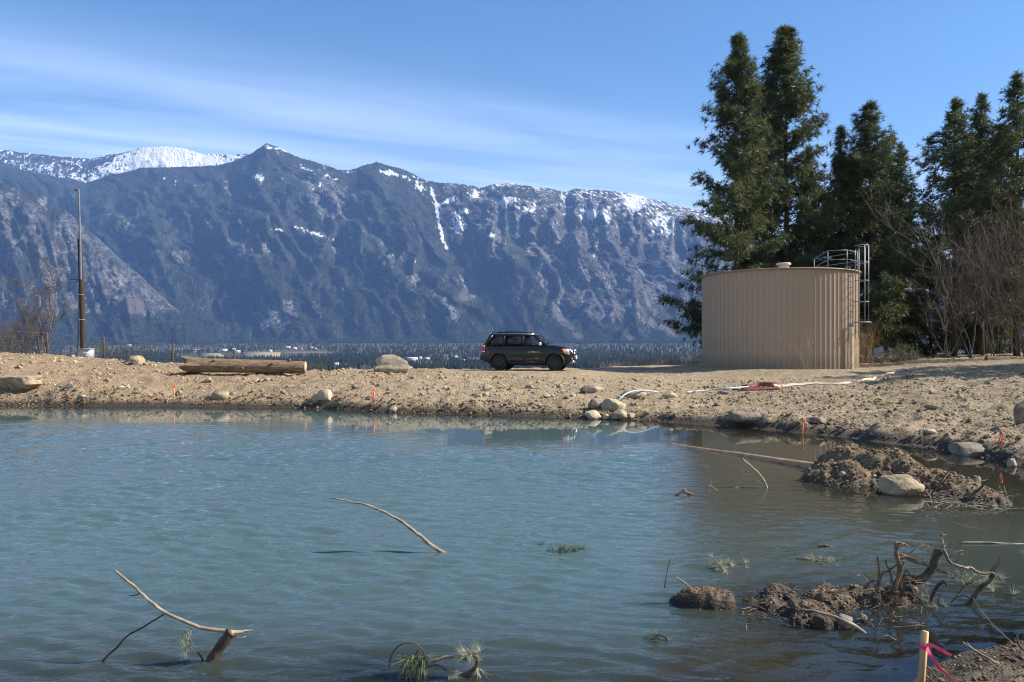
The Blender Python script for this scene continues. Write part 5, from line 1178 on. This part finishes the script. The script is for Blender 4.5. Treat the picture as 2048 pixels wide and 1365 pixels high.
def on1(px, py, w, h_, m, lab, seed, **k):
    Y = 11.6
    for _ in range(4):
        x = (px - 1024) / FPX * Y; z = max(0, float(h1(np.array([x]), np.array([Y]))[0])); Y = (EYE - z) * FPX / (py - HZ)
    return rock(px, py, w, h_, m, lab, seed, Y=Y, **k)
on1(1810, 990, 92, 40, M['granite'], 'tan boulder with dark undercut embedded in the mud mound', 601, sub=4, cuts=8)
on1(1706, 935, 24, 17, M['darkstone'], 'rounded grey stone in the upper mud mound', 602); on1(1662, 925, 26, 18, M['darkstone'], 'angular dark rock at the left crest of the mud mound', 603); on1(1697, 915, 34, 20, M['darkstone'], 'jagged rock at the peak of the mud mound', 604, cuts=14)
on1(1956, 972, 26, 20, M['darkstone'], 'round dark stone on the right end of the mud mound', 605); on1(1685, 952, 14, 9, M['stone'], 'small pale stone on the front of the mud mound', 606); on1(1750, 955, 9, 6, M['stone'], 'tiny white stone on the mud mound', 607)
rock(1693, 1252, 34, 22, M['darkstone'], 'dark wet stone beneath the bent stick on the mud bar', 608, Y=WP(1693, 1256)[1]); rock(1728, 1240, 18, 10, M['darkstone'], 'small stone poking out of the calm pool', 609, Y=WP(1728, 1243)[1])
rock(1668, 1188, 18, 8, M['stone'], 'pale stone chip on the mud bar', 610, Y=WP(1668, 1208)[1])

# ------------------------------------------------------------------ drowned branches
NEED = tuft_templates(6, 30, .17, .0021, 1.0)
M['palespray'] = simple('pale_dead_needles', (.22, .22, .13), (.42, .40, .26), 20, .8, 0)
M['greenspray'] = simple('green_needles', (.045, .065, .030), (.14, .16, .08), 20, .7, 0)
def sticks(name, label, cat, Y, parts, loc, group=None):
    """parts: (name, material, [ [ (px, py, dY) ... ], r0px, r1px ]) ; one thing of several limbs"""
    b = np.array(loc, float); t_ = empty(name, tuple(b)); tag(t_, label, cat, group)
    for nme, m, limbs in parts:
        for pts, r0, r1 in limbs:
            q = spline([P(p[0], p[1], Y + (p[2] if len(p) > 2 else 0)) for p in pts], max(6, len(pts) * 4)) - b
            sc = Y / FPX; q = q + rng.normal(size=q.shape) * .13 * min(r0, 3) * sc * np.array((1, 1, 1)); MB().tube(q, np.linspace(r0, r1, len(q)) * sc, 7, wob=.10).build(nme, m, t_, True, 60)
    return t_
def spray(parent, b, Y, items, m, tmpl=NEED, name='needle_spray'):
    C, D, S = [], [], []
    for px, py, dx, dy, s in items: C.append(P(px, py, Y) - b); D.append((dx, random.uniform(-.3, .3), -dy)); S.append(s)
    mb = MB(); tufts(mb, np.array(C), np.array(D, float), np.array(S), tmpl); return mb.build(name, m, parent)
DW, DK, RD = M['deadwood'], M['darkwood'], M['redroot']
Y = 5.36; loc = WP(418, 1325)
fb = sticks('broken_branch', 'forked broken branch standing in the water at lower left', 'branch', Y, [
    ('stub', DK, [([(408, 1345), (424, 1318), (445, 1288), (464, 1264)], 9.5, 11.5)]),
    ('limb', DW, [([(462, 1264), (430, 1260), (400, 1255), (372, 1244), (332, 1226), (300, 1203), (268, 1173), (231, 1143)], 4.2, 2.4)]),
    ('side_limb', DK, [([(331, 1227), (305, 1243), (286, 1255), (255, 1272), (236, 1293), (215, 1312), (196, 1332)], 1.5, 2.4), ([(280, 1188), (268, 1191), (258, 1192)], 1.3, .6), ([(408, 1328), (402, 1314), (395, 1305)], 2.2, 1.4), ([(438, 1300), (441, 1316), (440, 1328)], 1.6, 1.0), ([(196, 1332), (199, 1342)], 2, 1)]),
    ('splinter', M['cutwood'], [([(464, 1267), (482, 1264), (506, 1260)], 5.5, .6), ([(468, 1271), (480, 1275), (493, 1274)], 2.4, 1.0)])], loc)
spray(fb, loc, Y, [(372 + random.uniform(-9, 9), 1262 + 4.5 * i, random.uniform(-.4, .4), .9, .5) for i in range(9)] + [(385, 1258, -.8, .5, .5)], M['palespray'])
spray(fb, loc, Y, [(190, 1340, -.8, .1, .5), (182, 1345, -.5, .5, .5), (200, 1346, .5, .3, .4)], M['palespray'])
Y = 8.2; loc = WP(885, 1105)
sticks('bare_branch', 'long thin bare branch curving out of the middle of the pond', 'branch', Y, [('limb', DW, [([(925, 1126, -.1), (887, 1106), (862, 1090), (840, 1072), (820, 1056), (798, 1040), (776, 1028), (755, 1018), (728, 1009), (700, 1004), (676, 998), (657, 996)], 4.6, 1.1)]),
    ('twig', DW, [([(832, 1066), (834, 1060)], 1.6, .8), ([(853, 1084), (852, 1089)], 1.6, .8), ([(766, 1024), (762, 1027)], 1.5, .7), ([(835, 1070), (833, 1073)], 1.6, .8)])], loc)
Y = 5.12; loc = WP(870, 1353)
pb_ = sticks('pine_bough', 'drowned pine bough with green needles at the bottom centre', 'branch', Y, [
    ('twig', DK, [([(778, 1334), (783, 1312), (795, 1294), (812, 1286), (832, 1289), (846, 1302)], 1.6, 1.3), ([(846, 1300), (850, 1320), (852, 1330)], 1.3, 1), ([(846, 1340), (868, 1331), (885, 1334), (897, 1350)], 1.8, 1.0), ([(828, 1322), (812, 1330), (800, 1336)], 1.2, .8)]),
    ('limb', DW, [([(862, 1324), (880, 1318), (897, 1313), (915, 1315), (935, 1320)], 3.4, 2.2), ([(950, 1340), (958, 1352), (970, 1368)], 2.4, 2.2), ([(897, 1336), (905, 1347), (917, 1354)], 2.6, 2.2)]),
    ('thick_limb', DK, [([(908, 1366), (918, 1356), (936, 1348), (949, 1337), (955, 1324), (953, 1314), (946, 1310)], 5.0, 3.4)]), ('cut_tip', M['cutwood'], [([(825, 1324), (825, 1314)], 3.2, 3.4)])], loc)
spray(pb_, loc, Y, [(random.uniform(812, 842), random.uniform(1312, 1330), random.uniform(-.7, .5), random.uniform(.1, 1), random.uniform(.6, 1.0)) for _ in range(20)] + [(848, 1318, .1, 1, 1.0), (852, 1312, .35, .9, .9), (846, 1316, -.2, 1, 1.0), (836, 1300, 0, .9, .6)], M['greenspray'])
spray(pb_, loc, Y, [(random.uniform(928, 968), random.uniform(1303, 1312), random.uniform(-.8, .9), random.uniform(-.4, .4), .7) for _ in range(9)] + [(random.uniform(885, 905), random.uniform(1338, 1350), .5, .8, .7) for _ in range(8)] + [(955, 1335, .1, 1, .8)], M['palespray'])
# root tangle
Y = 6.55; loc = WP(1775, 1212)
rw_ = sticks('root_tangle', 'tangled uprooted stump with twisting roots in the right foreground', 'stump', Y, [
    ('trunk', DK, [([(1752, 1218), (1770, 1202), (1788, 1182), (1800, 1164), (1818, 1158), (1834, 1162), (1852, 1152), (1864, 1138), (1872, 1118), (1880, 1102)], 11, 6.5), ([(1864, 1142, .05), (1868, 1122, .08), (1876, 1102, .1)], 7, 7.5)]),
    ('root', RD, [([(1788, 1182), (1797, 1160), (1800, 1136), (1794, 1112), (1794, 1092)], 6.5, 4.5), ([(1753, 1184), (1757, 1160), (1758, 1138), (1754, 1114)], 3, 1.8), ([(1750, 1178), (1760, 1160), (1766, 1146), (1780, 1142)], 2.2, 1.8), ([(1780, 1143), (1774, 1132), (1771, 1120)], 2, 1.3), ([(1780, 1140), (1790, 1132), (1796, 1128)], 2.2, 1.6), ([(1782, 1168), (1783, 1155), (1778, 1142)], 2.5, 2.2), ([(1730, 1178), (1738, 1166), (1750, 1160)], 3.5, 2), ([(1790, 1180, -.1), (1800, 1150, -.1), (1808, 1122, -.1)], 3, 2), ([(1794, 1094), (1806, 1088), (1815, 1093)], 3.5, 1.5), ([(1796, 1106), (1812, 1112), (1830, 1098)], 2, .9), ([(1794, 1118), (1815, 1114), (1840, 1126), (1880, 1142), (1902, 1150)], 4, 2.6), ([(1815, 1118), (1835, 1128), (1853, 1124)], 2.2, 1.2), ([(1805, 1160), (1812, 1140), (1820, 1150), (1832, 1156)], 1.6, 1), ([(1796, 1110), (1790, 1088), (1802, 1086)], 3, 2)]),
    ('pale_root', DW, [([(1872, 1118), (1880, 1104), (1886, 1094), (1884, 1082), (1884, 1066)], 3.8, 1.6), ([(1876, 1071), (1892, 1070)], 1.4, 1.2), ([(1886, 1096), (1898, 1091), (1907, 1083)], 2.6, 1.5), ([(1886, 1098), (1892, 1110), (1897, 1120), (1904, 1128), (1916, 1132), (1934, 1137), (1942, 1136), (1952, 1143), (1966, 1147), (1984, 1146), (1988, 1151)], 3.0, 2.6), ([(1882, 1094), (1870, 1090), (1858, 1089)], 1.6, 1.0), ([(1903, 1108), (1912, 1096), (1923, 1088)], 1.5, .8), ([(1892, 1122), (1908, 1108), (1920, 1102), (1927, 1102)], 1.5, .8), ([(1906, 1124), (1916, 1122), (1920, 1110), (1927, 1109)], 1.3, .8)]),
    ('outer_limb', DK, [([(1986, 1152), (1974, 1166), (1960, 1178), (1950, 1192), (1940, 1206), (1928, 1216), (1905, 1224), (1885, 1230)], 4.2, 5.5), ([(1982, 1150), (1992, 1136), (2000, 1126)], 1.2, .6), ([(1980, 1148), (1986, 1136), (1998, 1120), (2002, 1108)], 1.0, .5), ([(1888, 1163), (1876, 1172), (1868, 1186), (1862, 1202), (1857, 1222)], 3.6, 3.0), ([(1830, 1190), (1848, 1210), (1864, 1230)], 1.6, 1.2), ([(1864, 1232), (1880, 1222), (1896, 1214)], 2, 1.4), ([(1868, 1226), (1876, 1205), (1880, 1190)], 1.1, .6), ([(1902, 1206), (1916, 1188), (1930, 1172), (1946, 1166)], 1.2, .6), ([(1910, 1196), (1930, 1192), (1944, 1204), (1954, 1226)], 1.3, .9), ([(1922, 1220), (1930, 1232), (1926, 1252)], 1.6, .9), ([(1806, 1200), (1808, 1222), (1807, 1236)], 2.4, 1.2), ([(1888, 1164), (1894, 1174)], 2, 1)])], loc)
spray(rw_, loc, Y, [(random.uniform(1840, 1860), random.uniform(1165, 1195), random.uniform(-.5, .5), random.uniform(.2, 1), .45) for _ in range(10)] + [(random.uniform(1840, 1880), random.uniform(1092, 1128), random.uniform(-.6, .6), random.uniform(-1, .6), .4) for _ in range(16)] + [(random.uniform(1900, 1990), random.uniform(1146, 1158), random.uniform(-1, 1), random.uniform(-.2, .4), .5) for _ in range(18)], M['palespray'])
lum = MB()
V, F = rock_shape(3, 77, 5, .5)
for px, py, w, h_ in ((1775, 1195, 60, 36), (1800, 1190, 50, 46), (1820, 1185, 34, 34), (1745, 1195, 44, 34)): lum.add(V * np.array((w, w * .8, h_)) * .5 * Y / FPX + P(px, py, Y + .05) - loc, F)
lum.build('root_soil', M['mud'], rw_)
sc_ = MB(); 
for _ in range(60):
    a = P(random.uniform(1735, 1850), random.uniform(1165, 1225), Y + random.uniform(-.15, .2)) - loc; sc_.tube(spline([a, a + rng.normal(size=3) * .05, a + rng.normal(size=3) * .09 + np.array((0, 0, .02))], 6), [.003] * 6, 4, cap=False)
sc_.build('rootlets', RD, rw_)
# other sticks
Y = 5.95; sticks('bent_stick', 'bent tan stick lying over the front of the mud bar', 'stick', Y, [('limb', DW, [([(1598, 1220, .15), (1625, 1222, .1), (1655, 1230, .05), (1685, 1240), (1712, 1254), (1732, 1270, -.05)], 2.0, 4.2)]), ('twig', DK, [([(1690, 1244), (1680, 1262), (1674, 1270)], 1.2, .7), ([(1722, 1262), (1718, 1274)], 1.5, 1)])], WP(1665, 1240))
Y = 6.55; sticks('mud_twig', 'thin twig rising left of the dark mud slab', 'stick', Y, [('limb', DK, [([(1329, 1176), (1334, 1145), (1341, 1115)], 1.2, .7)])], WP(1330, 1176))
sticks('mud_twig', 'curved twig on top of the dark mud slab', 'stick', Y, [('limb', DW, [([(1408, 1190), (1385, 1180), (1372, 1168), (1352, 1155)], 1.4, 1.6)])], WP(1380, 1195))
sticks('mud_twig', 'short forked twig at the back of the mud bar', 'stick', 6.7, [('limb', DW, [([(1640, 1186), (1646, 1176), (1648, 1162)], 2.0, 1.2), ([(1640, 1186), (1622, 1192), (1606, 1198)], 1.5, .8)])], WP(1640, 1190))
Y = 11.9; bl_ = WP(1540, 990)
br = sticks('brush_pile', 'tangle of pale bare twigs poking from the water left of the mud mound', 'branch', Y, [('twig', M['palespray'], [([(1538, 992), (1532, 970), (1520, 950), (1505, 935), (1489, 922), (1486, 917)], 1.9, 1.1), ([(1530, 972), (1515, 962), (1500, 952), (1485, 948)], 1.2, .7), ([(1525, 968), (1505, 960), (1492, 955)], 1.0, .6), ([(1458, 984), (1475, 975), (1500, 973), (1525, 974)], 1.4, 1.2), ([(1474, 974), (1478, 966), (1483, 962)], 1.0, .8), ([(1500, 990), (1510, 980), (1512, 974)], 1.2, .9), ([(1490, 982), (1494, 974)], 1, .8), ([(1538, 992), (1530, 980), (1536, 976)], 1.4, 1.0), ([(1470, 1000), (1490, 1010), (1510, 1012), (1525, 1004)], 1.2, 1), ([(1480, 996), (1500, 994), (1520, 1004)], 1, .8), ([(1466, 994), (1484, 1002), (1500, 1000), (1516, 996)], 1.1, .8)])], bl_)
spray(br, bl_, Y, [(random.uniform(1468, 1522), random.uniform(992, 1012), random.uniform(-1, 1), random.uniform(-.5, .5), .9) for _ in range(26)] + [(1486, 942, -.5, 0, .4), (1490, 956, -.8, .2, .4), (1512, 946, 0, -.5, .3)], M['palespray'])
Y = WP(1370, 990)[1]; sb_ = WP(1385, 990)
sticks('floating_debris', 'brown bark scrap with a forked pale twig left of the brush pile', 'debris', Y, [('bark', RD, [([(1350, 989), (1366, 984), (1376, 987), (1388, 990)], 3, 2.4), ([(1362, 986), (1368, 980), (1374, 985)], 2.5, 1.6)]), ('twig', DW, [([(1388, 989), (1410, 986), (1430, 979)], 1.0, 1.2), ([(1411, 985), (1418, 971)], 1.4, 1.2), ([(1418, 971), (1428, 977), (1436, 982)], .9, .7), ([(1420, 970), (1422, 960)], .6, .8)])], sb_)
def floater(px, py, w, label, mat_, seed, cat='pine sprig', twig=True):
    b = WP(px, py); Y = b[1]; s = Y / FPX; t_ = empty('floating_sprig', tuple(b)); tag(t_, label, cat)
    k = 24; C = np.stack([rng.normal(size=k) * w * .30 * s, rng.normal(size=k) * w * .25 * s * 1.6, np.full(k, .012)], -1); D = np.stack([rng.normal(size=k), rng.normal(size=k), np.full(k, .5)], -1); mb = MB(); tufts(mb, C, D, np.full(k, w * s * 1.9), NEED); mb.build('needles', mat_, t_)
    if twig: MB().tube(spline([(-w * .2 * s, 0, .0), (w * .2 * s, .01, .03), (w * .62 * s, -.02, .0)], 8), 1.8 * s, 5, wob=.1).build('twig', DK, t_)
    return t_
floater(1443, 1135, 60, 'pale green needle sprig with a dark twig floating right of centre', M['palespray'], 1); floater(1132, 1104, 62, 'olive floating needle sprig right of the bare branch', M['greenspray'], 2, twig=False); floater(1312, 1278, 36, 'small floating needle sprig left of the mud bar front', M['greenspray'], 3); floater(1640, 1124, 46, 'floating debris sprig behind the mud bar', M['palespray'], 4)
floater(1960, 1165, 80, 'pale floating needles around the right roots', M['palespray'], 5, twig=False); floater(1845, 1205, 50, 'tangled straw floating below the roots', M['palespray'], 6, twig=False)
Y = WP(1650, 1096)[1]; sticks('floating_stick', 'dark floating bark strip behind the mud bar', 'stick', Y, [('limb', DK, [([(1620, 1097), (1640, 1093), (1660, 1095), (1682, 1097)], 2.2, 1.4), ([(1638, 1093), (1650, 1091), (1664, 1095)], 3, 2)])], WP(1650, 1097))
Y = WP(1650, 1118)[1]; sticks('floating_stick', 'second dark strip floating nearer the mud bar', 'stick', Y, [('limb', DK, [([(1592, 1117), (1615, 1119), (1640, 1121)], 1.5, 1.2), ([(1664, 1122), (1690, 1117)], 1.8, 1.2)])], WP(1640, 1120))
Y = WP(1990, 1088)[1]; sticks('floating_stick', 'thin straw coloured pole floating towards the right edge', 'stick', Y, [('limb', DW, [([(1925, 1085), (1980, 1086), (2060, 1090)], 1.6, 2.2)])], WP(1990, 1087))
Y = 10.6; sticks('mound_branch', 'long dark stick leaning out of the right end of the mud mound', 'stick', Y, [('limb', DK, [([(1935, 1000), (1962, 975), (1985, 955), (2010, 938)], 3.0, 1.6)]), ('twig', DW, [([(1905, 978), (1940, 968), (1985, 958)], 1.5, .8)])], WP(1940, 1000))
sticks('mound_branch', 'fan of dark twigs sprouting from the front of the mud mound', 'stick', 10.8, [('twig', DK, [([(1862, 990), (1880, 965), (1900, 940), (1925, 922)], 2.0, .8), ([(1862, 990), (1890, 960), (1912, 935), (1945, 915)], 1.2, .5), ([(1858, 985), (1862, 968), (1850, 955)], 1.2, .6), ([(1908, 937), (1895, 925), (1882, 916)], .9, .5), ([(1860, 992), (1885, 985), (1915, 980)], 1.6, 1.0), ([(1855, 990), (1835, 982), (1822, 978)], 1.6, 1.0)])], WP(1862, 992))
db = MB()
for _ in range(170):
    a = np.array([*WP(random.uniform(1850, 2020), random.uniform(985, 1022))]); a[2] = random.uniform(0, .06); d = rng.normal(size=3) * np.array((.16, .12, .06)); db.tube(spline([a, a + d * .5 + rng.normal(size=3) * .02, a + d], 5), [.006, .005, .005, .004, .003], 4, cap=False)
d2 = MB()
for _ in range(260):
    a = np.array([*WP(random.uniform(1480, 1860), random.uniform(1180, 1255))]); x_, y_ = a[:2]; a[2] = max(0.0, float(h2(np.array([x_]), np.array([y_]))[0])) + random.uniform(0, .02); d = rng.normal(size=3) * np.array((.07, .06, .022)); d2.tube(spline([a, a + d * .5 + rng.normal(size=3) * .01, a + d], 5), [.0032, .003, .0026, .002, .0015], 4, cap=False)
d2 = d2.build('root_litter', M['redroot'], base=tuple(WP(1680, 1215))); tag(d2, 'fine roots and twigs matted over the mud bar', kind='stuff')
db = db.build('twig_litter', M['deadwood'], base=tuple(WP(1930, 1005))); tag(db, 'matted twigs and dead roots at the front of the mud mound', kind='stuff')
# foreground shore twigs
Y = 5.0; sticks('shore_twig', 'pale branched twig reaching from the right edge above the foreground shore', 'stick', Y, [('limb', DW, [([(2070, 1370), (2035, 1352), (2008, 1334), (1975, 1316), (1945, 1298), (1924, 1284)], 3.4, 1.4), ([(1944, 1298), (1930, 1297), (1913, 1290)], 1.2, .6), ([(1942, 1296), (1936, 1288), (1934, 1284)], 1.2, .8), ([(2006, 1336), (2010, 1350), (2025, 1366)], 1.8, 1.4)])], P(2030, 1352, 5.0))
sticks('grass_stem', 'thin dry stem arching in from the right edge', 'stem', 4.8, [('stem', DW, [([(2060, 1318), (2030, 1290), (1990, 1254), (1965, 1225), (1945, 1195)], .9, .5), ([(1990, 1254), (1975, 1248), (1962, 1256)], .8, .6)])], P(2050, 1310, 4.8))
sticks('shore_twig', 'short knobbly root sticking up at the right edge', 'stick', 5.3, [('limb', RD, [([(2046, 1300), (2036, 1285), (2034, 1272), (2036, 1265)], 2.8, 1.6), ([(2034, 1276), (2028, 1280)], 1.6, 1.2)])], P(2046, 1300, 5.3))
sticks('shore_twig', 'thin curved root beside the pink ribboned stake', 'stick', 4.85, [('limb', RD, [([(1850, 1330), (1862, 1340), (1870, 1352), (1885, 1364)], 1.8, 1.4)])], P(1870, 1355, 4.85))
Y = WP(1762, 1280)[1]; sticks('shore_twig', 'small looping rootlet in the calm pool left of the stake', 'stick', Y, [('limb', RD, [([(1752, 1284), (1762, 1276), (1776, 1272), (1786, 1278), (1800, 1284)], 1.8, 1.2)])], WP(1770, 1282))
# ------------------------------------------------------------------ air
hz = MB().box((0, 4650, 1050), (18400, 10100, 2196))
t = NT('haze_air'); pv = t.new('ShaderNodeVolumePrincipled'); pv.inputs['Color'].default_value = (.25, .47, 1.0, 1); pv.inputs['Density'].default_value = 5.1e-5
t.L.new(pv.outputs[0], t.out.inputs['Volume'])
tag(hz.build('haze', t.m), 'thin blue mountain haze', kind='stuff')
